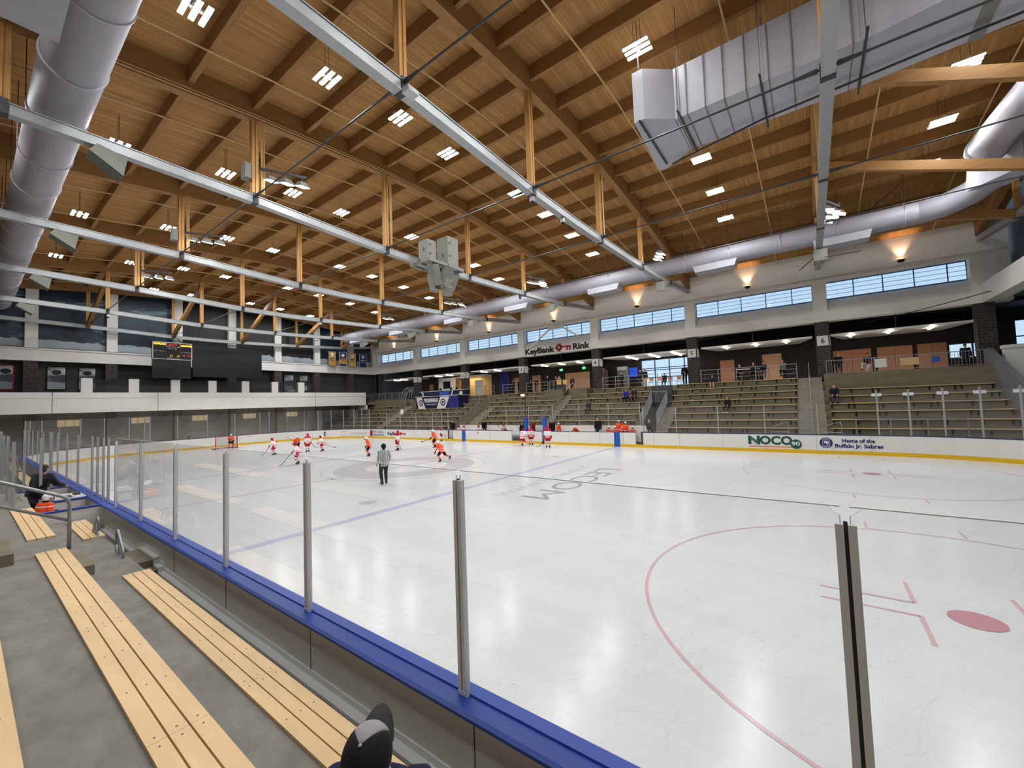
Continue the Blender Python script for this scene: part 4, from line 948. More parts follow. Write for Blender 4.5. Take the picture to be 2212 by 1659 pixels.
railing([(33.95,56.3,4.62),(33.95,69,4.62)],'long glazed railing on the far left concourse parapet',.95,2,0,1.6,'rail','steel railings in the stands','glass_far')
railing([(35.3,31.2,4.4),(28.9,31.2,1.0)],'sloping handrail down the stair below the exit signs',1.0,2,0,3.2)
railing([(33.3,41.0,3.6),(28.6,41.0,1.15)],'sloping stair railing right of the red team bench',1.0,2,0,2.4,'rail','steel railings in the stands','glass_far')
railing([(33.3,42.4,3.6),(28.6,42.4,1.15)],'sloping stair railing left of the first, beside the red team bench',1.0,2,0,2.4)
railing([(33.6,55.9,3.4),(31.5,55.9,2.3)],'short sloping handrail left of the announcer booth, upper',1.0,2,0,2.2)
railing([(29.8,54.6,1.4),(28.2,54.6,.8)],'short sloping handrail near the far boards, left of the booth',1.0,2,0,1.6)
railing([(33.0,22.4,3.0),(28.4,21.9,1.2)],'left sloping grille railing of the stairwell beside the orange bench',1.05,2,.12,2.4,'rail','steel railings in the stands','glass_far')
railing([(33.0,21.1,3.0),(28.4,20.7,1.2)],'right sloping grille railing of the stairwell beside the orange bench',1.05,2,.12,2.4,'rail','steel railings in the stands','glass_far')
railing([(33.0,22.4,3.0),(33.0,21.1,3.0)],'short grille railing across the top of the stairwell',1.0,2,.12,1.3)
railing([(28.3,60.0,1.2),(33.0,66.,3.2)],'sloping railing at the left end of the stands under the balcony',1.0,2,0,2.0)
for y,l in ((12.9,'small looped handrail at the bottom of the benches, left of the aisle'),(10.3,'small looped handrail right of the aisle below the pillar numbered 6'),(11.3,None)):
    if l is None: continue
    r=thing('looped_handrail',(28.2,y,1.0),l,'handrail','looped handrails')
    MB().tube([(28.2,y-.35,.7),(28.2,y-.35,1.45),(28.3,y-.3,1.6),(28.35,y,1.55),(28.4,y+.5,1.3),(28.4,y+.6,.8)],.025,8).build('loop','rail',r)
    MB().tube([(28.38,y-.35,1.0),(28.4,y+.5,1.0)],.02,6).build('cross_bar','rail',r)
railing([(28.1,9.3,.72),(28.1,4.9,.72)],'low two-bar railing in front of the benches at right',1.06,1,0,1.5)
C.objects[-1]
# sloping side wall at the right end of the stands
m=MB(); m.prism([(26.9,1.0),(26.9,2.0),(28.0,2.55),(34.9,5.75),(35.4,5.75),(35.4,1.0)],1,2.2,2.45)
o=m.build('sloped_side_wall',mat('pale_side_panel',(130,134,140),.4,.3)); tag(o,'tall sloping grey side panel at the right end of the stands','side wall')
m=MB(); m.beam((26.9,2.3,2.05),(35.3,2.3,5.8),.06,.06); o=m.build('slope_handrail','rail'); tag(o,'handrail along the top of the sloping side panel','handrail')
railing([(28.0,2.1,.6),(28.0,-3,.6)],'picket railing low at the far right behind the curved boards',1.05,2,.14,1.6)
# tall flagpole-like post in the aisle
o=MB().tube([(28.3,11.3,.9),(35.2,11.35,4.8)],.03,8); o.tube([(35.2,11.35,4.8),(35.2,11.35,5.7)],.025,8); o=o.build('aisle_handrail','rail'); tag(o,'long centre handrail up the aisle below the pillar numbered 6','handrail')
o=MB().tube([(30.4,34.0,1.9),(30.4,34.0,4.0)],.03,8); o.tube([(30.4,34.0,4.0),(30.4,34.3,4.15)],.05,8); o=o.build('lamp_post','black'); tag(o,'thin black pole with a white lamp in the third section','lamp')
MB().ell((30.3,34.2,4.2),(.13,.22,.09)).build('lamp_head','tube',C.objects[o.name]); 
# ---- far side glass posts and panes
def gpost(x,y,z0,z1,label,grp,w=.05,d=.05,name='glass_post'):
    r=MB(); r.box(x-d/2,x+d/2,y-w/2,y+w/2,z0,z1); o=r.build(name,'alu_dim'); return tag(o,label,'post',grp)
ys5=[20.9,18.68,16.13,13.61,11.07]
for i,y in enumerate(ys5): gpost(RW+.05,y,1.0,2.8,'slim metal post on the right-hand boards, %s left of the aisle'%ORD[4-i],'posts on the window-side boards')
ys2=[49.98,47.55,44.95,42.41,41.07,40.2]
for i,y in enumerate(ys2): gpost(RW+.05,y,1.0,2.8,'slim metal post on the far boards before the booth, %s from left'%ORD[i],'posts on the window-side boards')
ysb=[34.48,31.92,29.4,26.89,24.31,21.79]
for i,y in enumerate(ysb): gpost(27.9,y,.9,3.15,'slim metal post behind the team benches, %s from left'%ORD[i],'posts behind the team benches')
def panes(pts,z0,z1,lab,grp,m='glass_far'):
    for i in range(len(pts)-1):
        (xa,ya),(xb,yb)=pts[i],pts[i+1]
        d=Vector((xb-xa,yb-ya,0)).normalized()*.02
        o=MB().beam((xa+d.x,ya+d.y,(z0+z1)/2),(xb-d.x,yb-d.y,(z0+z1)/2),.012,z1-z0).build('rink_glass',m); tag(o,lab%ORD[i],'glass panel',grp)
panes([(RW+.05,y) for y in ys5],1.07,2.78,'clear glass on the right-hand boards, %s pane left to right','glass on the window-side boards')
panes([(RW+.05,y) for y in ys2[:5]],1.07,2.78,'clear glass on the far boards before the booth, %s pane left to right','glass on the window-side boards')
panes([(27.9,y) for y in ysb],1.4,3.13,'clear glass behind the team benches, %s pane left to right','glass behind the team benches')
angs=[0,-8,-16,-24,-32,-40,-50,-60]
cp=[(RW-RR+(RR+.05)*math.cos(math.radians(a)),RR+(RR+.05)*math.sin(math.radians(a))) for a in angs]
for i,(x,y) in enumerate(cp):
    r=gpost(x,y,1.0,3.42,'tall glass post on the right curved boards, %s from left'%ORD[i],'tall posts at the right corner',.065,.065)
    MB().box(x-.03,x+.03,y-.2,y+.2,3.1,3.25).build('clamp','alu',r)
panes(cp,1.07,3.3,'tall clear glass on the right curved boards, %s pane left to right','glass at the right corner')
cf=[(RW-RR+(RR+.05)*math.cos(math.radians(a)),RL_-RR+(RR+.05)*math.sin(math.radians(a))) for a in (5,13,21,30,40,50,60,72,84)]
ce=[(17.3-2.44*k,RL_+.05) for k in range(4)]+[(17.3-2.44*4,RL_+.05)]
cl=[(RR+(RR+.05)*math.cos(math.radians(a)),RL_-RR+(RR+.05)*math.sin(math.radians(a))) for a in (94,104,116,128,140,152,164,176)]
allp=cf+ce+cl
for i,(x,y) in enumerate(allp): gpost(x,y,1.0,3.42,'slim post around the far rink end, %s from the booth side'%ORD[i],'posts around the far end',.05,.05)
panes(allp,1.07,3.4,'clear glass around the far rink end, %s pane from booth side','glass around the far end')
# blue padded stanchions between the benches
for y,l in ((31.0,'blue padded upright between the benches, left of the pair'),(29.15,'blue padded upright between the benches, right of the pair')):
    o=MB().box(25.98,26.25,y-.13,y+.13,.2,2.18).build('padded_upright','pad'); tag(o,l,'pad','blue padded uprights')
# team bench area
m=MB(); m.box(27.75,27.85,21.3,40.4,.0,1.42); o=m.build('bench_back_wall','board'); tag(o,'long low white wall behind the team benches','wall')
m=MB(); m.box(25.95,27.9,20.2,41,-.02,.22); o=m.build('bench_platform','grey_dark'); tag(o,'dark rubber platform of the team benches','platform')
m=MB(); m.box(27.85,28.3,-3,70,-.05,.72); o=m.build('lower_walkway','conc'); tag(o,'concrete walkway between the boards and the first bench row','walkway')
for a,b,l in ((22,28.8,'long white players bench of the orange team'),(31.6,39.2,'long white players bench of the red team')):
    r=thing('players_bench',(27.35,(a+b)/2,.2),l,'bench','players benches'); MB().box(27.15,27.6,a,b,.58,.64).build('seat','whitesign',r)
    for k in range(4): yy=a+.3+(b-a-.6)*k/3; MB().box(27.3,27.45,yy-.04,yy+.04,.22,.58).build('leg','steel_dark',r)
# ---- announcer booth
r=thing('announcer_booth',(33.2,48.9,3.0),'announcer booth wrapped in white, navy and blue printed panels on the stands','booth')
m=MB(); m.box(32.6,34.4,45.1,52.7,3.05,4.66); m.build('front_desk','navy',r)
m=MB(); m.box(34.5,35.3,45.9,54.2,4.3,5.4); m.build('rear_desk','navy',r)
m=MB(); m.box(32.5,34.45,45.0,52.8,4.66,4.72); m.build('desk_top','whitesign',r)
m=MB(); m.box(34.45,35.3,45.85,54.25,5.38,5.44); m.build('rear_top','whitesign',r)
m=MB(); 
def quad(y0,y1,y2,y3,z0,z1,x=32.59):
    b=len(m.v); m.v+=[(x,y0,z1),(x,y1,z1),(x,y2,z0),(x,y3,z0)]; m.face(range(b,b+4))
def slab(pts,x,name,mm):
    q=MB(); q.prism([(y,z) for y,z in pts],0,x-.012,x); q.build(name,mm,r)
slab([(52.65,4.6),(51.6,4.6),(50.9,3.1),(52.2,3.1)],32.6,'white_band','whitesign')
slab([(48.2,4.6),(46.6,4.6),(47.4,3.1),(48.9,3.1)],32.6,'white_band','whitesign')
slab([(51.2,4.42),(48.6,4.42),(48.6,3.95),(51.0,3.95)],32.59,'name_board','whitesign')
slab([(46.5,4.6),(45.15,4.6),(45.15,3.1),(47.2,3.1)],32.59,'blue_panel',mat('blue_print',(32,42,120),.5,0,.5,(2,2,2)))
slab([(53.8,5.35),(53.5,5.35),(53.1,4.4),(53.3,4.4)],34.49,'white_band','whitesign'); slab([(48.0,5.35),(47.8,5.35),(48.2,4.5),(48.4,4.5)],34.49,'white_band','whitesign')
slab([(50.3,5.3),(48.5,5.3),(48.7,4.75),(50.3,4.75)],34.49,'blue_panel',M['pad'])
text('LECOM',.5,'inkblack',(32.575,50.95,4.02),(0,-1,0),U,'lettering',r,.004,0,2.2); text('HARBORCENTER',.24,'whitesign',(32.585,50.75,3.6),(0,-1,0),U,'lettering',r,.004,.0,1.85)
for y in (51.75,47.75):
    MB().tube([(32.57,y,3.9),(32.6,y,3.9)],.42,24).build('crest','navytxt',r); MB().tube([(32.555,y,3.9),(32.575,y,3.9)],.28,20).build('crest_centre','whitesign',r); MB().ell((32.56,y,3.9),(.02,.16,.16)).build('crest_mark','keyred' if y>50 else 'navytxt',r)
MB().tube([(34.48,46.5,4.95),(34.5,46.5,4.95)],.28,20).build('crest','whitesign',r)
for i,y in enumerate((47.2,48.6,49.6,51.6,52.6)):
    q=thing('booth_chair',(34.9+.6,y,4.55),'black swivel chair behind the announcer booth, %s from the right'%ORD[i],'chair','chairs behind the booth')
    MB().ell((35.9,y,5.55),(.06,.25,.3),10,6).build('backrest','black',q); MB().box(35.55,35.95,y-.22,y+.22,5.0,5.08).build('seat','black',q); MB().tube([(35.75,y,4.55),(35.75,y,5.0)],.03,6).build('stem','steel_dark',q)
# lit room behind the booth
r=thing('lit_alcove',(39,50.5,4.55),'warm lit room with wooden cupboards behind the announcer booth','room')
MB().box(38.6,38.7,51.5,54.8,4.55,7.45).build('side_panel','white_wall_r',r); MB().box(41.6,41.7,46,55,4.55,7.45).build('back_panel','cream',r)
MB().box(39.6,39.75,50.2,51.4,4.55,6.9).build('cupboard',mat('ochre_wood',(190,140,50),.5),r); MB().box(38.6,41.6,46,55,7.4,7.45).build('canopy','white_wall_r',r)
MB().box(38.55,38.6,52.4,53.8,5.9,6.9).build('wall_screen','screen',r); MB().box(39.55,39.6,47.2,48.6,4.6,6.8).build('notice_board','whitesign',r)
la=bpy.data.lights.new('alcove_lamp','AREA'); la.energy=110; la.size=2.5; la.color=(1,.82,.55); lo=bpy.data.objects.new('alcove_lamp',la); C.objects.link(lo); lo.parent=r; lo.location=(1.2,0,2.8)
q=thing('wire_dome',(37.5,59.2,4.55),'curved white tubular hoops standing on the far concourse','hoops')
for k in range(-2,3): MB().tube([(37.5,59.2+k*.7*math.cos(t)*.9+0,4.55+1.7*math.sin(t)) if False else (37.5+1.2*math.cos(t),59.2+k*.55,4.6+1.8*math.sin(t)) for t in [PI*j/10 for j in range(11)]],.03,6).build('hoop','fix',q)
MB().ell((37.6,59.2,4.6),(1.1,1.5,1.6),12,8,0,1).build('cover','navy',q)
m=MB(); m.box(39.9,39.95,43.0,44.6,5.2,8.2); o=m.build('wall_banner',mat('blue_banner_print',(34,40,110),.6,0,.6,(1.5,1.5,1.5))); tag(o,'blue printed banner on the brown wall beside the pillar numbered 2','banner')
# kiosk and tables on the concourse
for i,(x,y,l) in enumerate(((38.6,29.6,'white counter kiosk behind the pillar numbered 4'),(38.9,27.2,'white fridge-like kiosk right of the pillar numbered 4'))):
    r=thing('kiosk',(x,y,4.55),l,'kiosk','kiosks'); MB().box(x-.3,x+.3,y-.5,y+.5,4.55,6.9).build('body','grey_mid',r); MB().box(x-.34,x-.3,y-.48,y+.48,6.5,6.85).build('header','whitesign',r); MB().box(x-.34,x-.3,y-.3,y+.3,5.5,6.1).build('display',mat('pale_blue_display_%d'%i,(90,130,170),.4,0,0,emit=.4),r)
r=thing('wall_television',(39.95,26.3,5.9),'blue glowing television left of the glazed bay','television'); MB().box(39.92,39.97,26.0,26.9,5.8,6.8).build('screen',mat('blue_tv',(40,70,180),.4,0,0,emit=.8),r); MB().box(39.97,40.0,25.95,26.95,5.75,6.85).build('frame','black',r)
for i,(y,w) in enumerate(((24.6,.5),(23.9,.5),(23.1,.5),(24.3,.5),(21.9,.5),(21.1,.5))):
    x=37.6 if i<3 else 36.8; z=5.05 if i<3 else 4.98
    r=thing('concourse_chair',(x,y,4.55),'orange-brown chair before the glazed bay, %s row, %s from left'%('back' if i<3 else 'front',ORD[i%3]),'chair','chairs by the glazed bay')
    MB().box(x+.2,x+.24,y-.2,y+.2,z+.1,z+.42).build('backrest','doorbright',r); MB().box(x-.2,x+.2,y-.2,y+.2,z-.08,z-.04).build('seat','doorbright',r)
    for a in (-.17,.17):
        for b in (-.17,.17): MB().tube([(x+a,y+b,4.55),(x+a,y+b,z-.06)],.012,5).build('leg','steel',r)
for i,(y0,y1) in enumerate(((14.9,16.3),(13.9,14.8))):
    r=thing('high_table',(36.6,(y0+y1)/2,4.55),'pale high table behind the railing between pillars 5 and 6, %s of two'%('longer' if i==0 else 'shorter'),'table','high tables on the concourse')
    MB().box(36.2,36.9,y0,y1,5.55,5.62).build('table_top','reveal',r)
    for y in (y0+.1,y1-.1): MB().tube([(36.55,y,4.55),(36.55,y,5.55)],.03,6).build('leg','steel',r)
    for k in range(2):
        y=y0+.3+.7*k
        q=thing('stool',(36.05,y,4.55),'brown stool at the %s high table, %s one'%('longer' if i==0 else 'shorter','left' if k else 'right'),'stool','stools at the high tables')
        MB().box(35.9,36.2,y-.15,y+.15,5.2,5.25).build('seat','doorbright',q)
        for a in (-.12,.12): MB().tube([(36.05+a,y,4.55),(36.05+a,y,5.2)],.012,5).build('leg','steel',q)
for i,(y,l) in enumerate(((32.9,'yellow notice on the railing left of the concourse stair, left one'),(32.2,'yellow notice on the railing left of the concourse stair, right one'))):
    o=MB().box(35.35,35.38,y-.25,y+.25,5.25,5.72).build('notice',mat('yellow_notice_%d'%i,(214,180,110),.7)); tag(o,l,'notice','yellow notices')
o=MB().box(35.345,35.385,5.4,6.3,5.05,5.55).build('notice','cream'); tag(o,'cream board on the railing in front of the peach doors','notice')
o=MB().box(35.355,35.385,4.4,4.75,5.15,5.5).build('accessible_sign','pad'); tag(o,'small blue accessible-seating sign on the picket railing','sign')
o=MB().box(35.355,35.385,7.0,7.6,5.0,5.6).build('picture_stand','whitesign') ; tag(o,'small framed picture behind the picket railing','picture')
# ---- goal at the far end
r=thing('hockey_goal',(12.95,57.6,0),'red-framed hockey goal with white net at the far end','goal')
m=MB(); gx0,gx1=12.04,13.87
m.tube([(gx0,57.6,0),(gx0,57.6,1.22),(gx1,57.6,1.22),(gx1,57.6,0)],.05,10); m.build('front_frame','goalred',r)
m=MB(); m.tube([(gx0,57.6,.04),(gx0-.1,58.3,.04),(gx0+.3,58.7,.04),(gx1-.3,58.7,.04),(gx1+.1,58.3,.04),(gx1,57.6,.04)],.04,8); m.build('base_frame','goalred',r)
m=MB()
for A in (((gx0,57.62,1.2),(gx0+.2,58.1,1.1),(gx0+.3,58.65,.1),(gx0-.05,58.2,.05),(gx0,57.62,.05)),((gx1,57.62,1.2),(gx1-.2,58.1,1.1),(gx1-.3,58.65,.1),(gx1+.05,58.2,.05),(gx1,57.62,.05))):
    b=len(m.v); m.v+=list(A); m.face(range(b,b+5))
b=len(m.v); m.v+=[(gx0,57.62,1.2),(gx1,57.62,1.2),(gx1-.2,58.1,1.1),(gx0+.2,58.1,1.1),(gx1-.3,58.65,.1),(gx0+.3,58.65,.1)]; m.face([b,b+1,b+2,b+3]); m.face([b+3,b+2,b+4,b+5]); m.build('net','net',r)
# ================================================================ NEAR SIDE
F0=.42
def tier(k): return -.66-.88*k, .775+.465*k       # front edge x, tread z
m=MB(); m.box(-9,-.24,-6,26.8,-.05,F0)
for k in range(9):
    x,z=tier(k); xe=tier(k+1)[0]-.02
    m.box(-8.4 if k==8 else xe,x,-6,26.78 if k<1 else 60,0,z)
o=m.build('near_grandstand','tread'); tag(o,'stepped weathered concrete grandstand in the foreground','grandstand')
def bench(k,y0,y1,label,joints,aged=False):
    x,z=tier(k); r=thing('bleacher_bench',(x-.15,(y0+y1)/2,z-.06),label,'bench','wooden benches in the foreground')
    for j in range(3):
        for a,b in zip([y0]+joints,joints+[y1]):
            m=MB(); xa=x+.04-.118*(j+1)+.006; xb=x+.04-.118*j-.006
            m.box(xa,xb,a+.0015,b-.0015,z-.02,z+.03); m.build('plank','plank',r)
            s=MB()
            for yy in [a+.06,b-.06]+[a+(b-a)*q/max(1,int((b-a)/.62)) for q in range(1,max(1,int((b-a)/.62)))]:
                s.tube([((xa+xb)/2,yy,z+.028),((xa+xb)/2,yy,z+.0315)],.007,8)
            s.build('screws','steel_dark',r)
    MB().box(x-.30,x+.02,y0+.03,y1-.03,z-.06,z-.021).build('under_frame','black',r)
    return r
bench(0,-1,20.47,'lowest wooden bench beside the rink boards, in the foreground',[2.4,6,9.6,13.3,15.7,18.3])
bench(1,-1,21.35,'second wooden bench up, running through the bottom left of the view',[3,6.5,10,12.6,14.75,17.2])
bench(2,-1,20.6,'third wooden bench up, cut by the left edge of the view',[3,6.5,10,12.9,15.6])
bench(1,22.6,26.8,'short wooden bench past the aisle, upper one behind the railing post',[])
bench(0,24.0,26.5,'short wooden bench past the aisle, lower one by the white wall',[])
bench(2,23.2,28,'short wooden bench past the aisle, highest, at the left edge',[])
for k in range(9):
    for a,b in ((34.5,44),(45.2,58)):
        x,z=tier(k); r=thing('bleacher_bench',(x,(a+b)/2,z),'brown bench beyond the penalty box on the near side, %s row, %s block'%(ORD[k],'nearer' if a<40 else 'farther'),'bench','benches beyond the penalty box')
        MB().box(x-.3,x+.03,a,b,z-.0,z+.04).build('seat','plank_o',r)
        for q in range(5): MB().box(x+.0,x+.03,a+.3+q*2,a+.45+q*2,z-.35,z).build('bracket','black',r)
# aisle blocks
for i,(P,l) in enumerate((((-1.02,-.24,21.65,22.75,F0,.63),'upper concrete landing step by the boards at the aisle'),((-.66,-.24,21.35,21.65,F0,.50),'low concrete step in front of the landing step'),((-1.54,-1.2,21.1,22.3,.77,.94),'concrete half step in the aisle behind the looped rail'),((-2.42,-2.08,21.0,22.3,1.24,1.41),'concrete half step in the aisle at the left edge'))):
    o=MB().box(*P).build('concrete_step','tread_mid'); tag(o,l,'step','aisle steps in the foreground')
# curb and trim at the foot of the boards
m=MB()
for a,b,z in ((-2,21.33,F0),(21.33,21.65,.5),(21.65,22.75,.63),(22.9,26.7,F0)):
    m.box(-.325,-.215,a,b,z,z+.035); m.box(-.235,-.22,a,b,z+.03,z+.10)
for y,z in ((21.33,.42),(21.65,.5)): m.box(-.325,-.215,y-.02,y+.0,z,z+.12)
o=m.build('metal_curb','curb'); tag(o,'pale metal curb along the foot of the near boards','curb')
m=MB()
for y in (18.3,15.85,13.4,10.9,20.75): m.box(-.224,-.2195,y-.004,y+.004,.5,1.03)
nb=[o for o in C.objects if o.name.startswith('dasher_board') and o.type=='EMPTY'][0]
m.build('back_joints','steel_dark',nb)
# near glass posts + panes
names=['rightmost aluminium post','second post from the right','third post from the right','fourth post from the right','fifth post from the right','sixth post from the right','seventh post from the right']
for k in range(-1,7):
    y=11.085+2.4961*k
    if k>=0:
        r=thing('glass_post',(-.127,y,1.05),'metal upright of the near glass, %s'%names[k],'post','aluminium posts of the near glass')
        m=MB(); m.box(-.155,-.10,y-.040,y-.008,1.05,2.78); m.box(-.155,-.10,y+.008,y+.040,1.05,2.78); m.box(-.16,-.10,y-.042,y+.042,1.05,1.10); m.build('double_rail','alu',r)
        m=MB(); m.box(-.135,-.12,y-.008,y+.008,1.05,2.79); m.build('web','steel_dark',r)
    if k<6:
        ya,yb=y+.018,y+2.4961-.018
        m=MB(); ch=.05
        m.prism([(ya,1.06),(yb,1.06),(yb,2.86-ch),(yb-ch,2.86),(ya+ch,2.86),(ya,2.86-ch)],0,-.133,-.121)
        o=m.build('rink_glass','glass'); tag(o,'clear near glass pane %s'%('left of the %s'%names[k] if k>=0 else 'at the right edge of the view'),'glass panel','clear panes of the near glass')
        e=MB()
        for P in ((ya,yb,2.857,2.862),(ya-.001,ya+.003,1.06,2.82),(yb-.003,yb+.001,1.06,2.82)): e.box(-.1335,-.1205,*P)
        e.build('polished_edge',mat('glass_edge_%d'%k,(225,228,226),.3,0,0,spec=.5) if k==-1 else bpy.data.materials['glass_edge_-1'],o)
# penalty box area
def wallbox(x0,x1,y0,y1,z1,label,cap='cap'):
    r=thing('low_wall',((x0+x1)/2,(y0+y1)/2,F0),label,'wall','white walls of the penalty box'); MB().box(x0,x1,y0,y1,0.3,z1-.03).build('panel','board',r); MB().box(x0-.015,x1+.015,y0-.015,y1+.015,z1-.03,z1+.01).build('cap_rail',cap,r); return r
wallbox(-1.75,-.30,26.85,26.95,1.07,'white cross wall with blue cap at the near end of the penalty box')
wallbox(-1.0,-.30,29.0,29.08,1.04,'white cross wall under the timekeeper table')
wallbox(-1.75,-.3,32.4,32.5,1.07,'white cross wall at the far end of the penalty box')
r=thing('low_wall',(-1.75,30,F0),'sloped white back wall with blue cap behind the penalty box','wall','white walls of the penalty box')
MB().box(-1.85,-1.75,26.95,33,.3,1.04).build('panel','board',r); MB().box(-1.9,-1.7,26.95,33,1.04,1.08).build('cap_rail','cap',r); MB().box(-2.0,-1.9,26.95,33,.7,.95).build('white_ledge','curb',r)
r=thing('timekeeper_table',(-.7,29.6,F0),'small white table with blue edge and papers in the penalty box','table')
MB().box(-1.15,-.26,29.1,30.3,1.04,1.07).build('table_top','whitesign',r); MB().box(-1.17,-.24,29.08,30.32,1.01,1.04).build('edge_band','cap',r)
for y in (29.2,30.2): MB().box(-1.1,-1.04,y-.03,y+.03,F0,1.01).build('leg','steel',r)
for i,(x,y,w,h,c,l) in enumerate(((-.62,29.5,.16,.5,'steel_dark','dark clipboard lying on the timekeeper table'),(-.4,29.8,.14,.3,'steel_dark','black control box on the timekeeper table'),(-.85,29.7,.2,.3,'whitesign','stack of white papers on the timekeeper table'))):
    o=MB().box(x-w/2,x+w/2,y-h/2,y+h/2,1.07,1.07+(.06 if i==1 else .015)).build(['clipboard','control_box','paper_stack'][i],c); tag(o,l,['clipboard','box','papers'][i])
r=thing('penalty_bench',(-1.45,27.9,F0),'low white bench inside the penalty box','bench'); MB().box(-1.7,-1.3,27.0,28.9,.72,.78).build('seat','whitesign',r)
for y in (27.2,28.7): MB().box(-1.55,-1.45,y-.03,y+.03,F0,.72).build('leg','steel',r)
pp=[(-.127,27.0),(-.127,27.65),(-.127,28.5),(-.127,29.35),(-.127,31.9),(-.127,34.4),(-.127,36.9),(-.127,39.4),(-.127,41.9),(-.127,44.4),(-.127,46.9),(-.127,49.4)]
for i,(x,y) in enumerate(pp):
    gpost(x,y,1.05,2.85,'glass post beside the penalty box, %s going away'%ORD[i],'posts beside the penalty box',.06,.05)
panes(pp[1:],1.06,2.82,'clear glass beyond the penalty box, %s pane going away','glass beside the penalty box','glass_far')
for i,(x,y,h) in enumerate(((-1.8,27.0,2.9),(-1.2,29.04,2.9),(-1.8,29.1,3.0),(-1.8,31.0,3.0),(-1.8,32.4,3.1),(-1.3,32.45,3.1),(-.7,32.45,3.0))):
    gpost(x,y,1.0 ,h,'glass post on the penalty box walls, %s going away'%ORD[i],'posts on the penalty box walls',.06,.06)
for i,(a,b,z) in enumerate((((-1.75,29.04),(-1.2,29.04),1.05),((-1.2,29.04),(-.2,29.04),1.05),((-1.8,27.0),(-1.8,29.1),1.08),((-1.8,29.1),(-1.8,31),1.08),((-1.8,31),(-1.8,32.4),1.08),((-1.75,32.45),(-.2,32.45),1.08))):
    o=MB().beam((a[0],a[1],(z+2.85)/2),(b[0],b[1],(z+2.85)/2),.012,2.85-z).build('rink_glass','glass_far'); tag(o,'clear glass around the penalty box, %s panel going away'%ORD[i],'glass panel','glass around the penalty box')
# aisle railing in the foreground
r=thing('aisle_railing',(-1.47,21.38,1.24),'bent grey pipe railing beside the aisle at the left','railing')
dx,dz=-.88,.465
m=MB(); m.tube([(-1.47,21.38,1.22),(-1.47,21.38,1.98),(-1.50,21.38,2.07),(-1.58,21.38,2.13)]+[(-1.58+dx*t,21.38,2.13+dz*t) for t in (1,2,3,5)],.026,12); m.build('top_rail','rail',r,True)
m=MB(); m.tube([(-1.47,21.38,1.70),(-1.47+dx*5,21.38,1.70+dz*5)],.024,12); m.build('mid_rail','rail',r,True)
for k in (2,4): MB().tube([(-1.5+dx*k,21.38,1.24+dz*k),(-1.5+dx*k,21.38,2.08+dz*k)],.024,10).build('post','rail',r,True)
for i,(x,y,z,l) in enumerate(((-.74,22.1,.5,'small looped steel handrail at the concrete landing, nearer one'),(-.74,24.1,.48,'small looped steel handrail farther along the aisle'))):
    if i==1: y=23.7
    s=1 if i==0 else -1; y=22.25 if i==0 else 24.05
    r=thing('looped_handrail',(x,y,z),l,'handrail','looped handrails in the foreground')
    zz=z-.06
    m=MB(); m.tube([(x,y,zz+.25),(x,y,zz+.70),(x,y-s*.03,zz+.77),(x,y-s*.09,zz+.78),(x,y-s*.48,zz+.50),(x,y-s*.53,zz+.43),(x,y-s*.53,zz+.10),(x,y-s*.49,zz+.04)],.024,10); m.build('loop','rail',r,True)
    m=MB(); m.tube([(x,y,zz-.02),(x,y,zz+.5)],.024,10); m.tube([(x,y-s*.22,zz-.02),(x,y-s*.22,zz+.68)],.024,8); m.build('post','rail',r,True)
# railings far down the near side
railing([(-1.4,33.2,1.2),(-6.2,33.2,3.6)],'sloping picket railing beyond the penalty box at the left edge',1.0,2,.14,2.2)
railing([(-1.2,44.6,1.2),(-6.2,44.6,3.6)],'sloping two-bar railing farther down the near side',1.0,2,0,2.2)
railing([(-1.0,58.6,1.0),(-6.2,58.6,3.6)],'sloping two-bar railing at the far left corner',1.0,2,0,2.2)
o=MB().tube([(34.0,8.1,8.05),(34.0,6,8.35),(34.0,3,8.95),(33.6,.9,9.4)],.025,6).build('black_cable','black'); tag(o,'thin black cable strung in front of the window wall at right','cable')
for P,l in ((((26.2,10.2,11.0),(33.5,8.0,12.9)),'dark bracing rod below the right end of the round duct'),(((33.5,11.5,12.3),(28.5,6.5,15.0)),'dark bracing rod crossing under the roof near the window wall')):
    o=MB().tube(P,.03,6).build('bracing_rod','steel_dark'); tag(o,l,'rod')
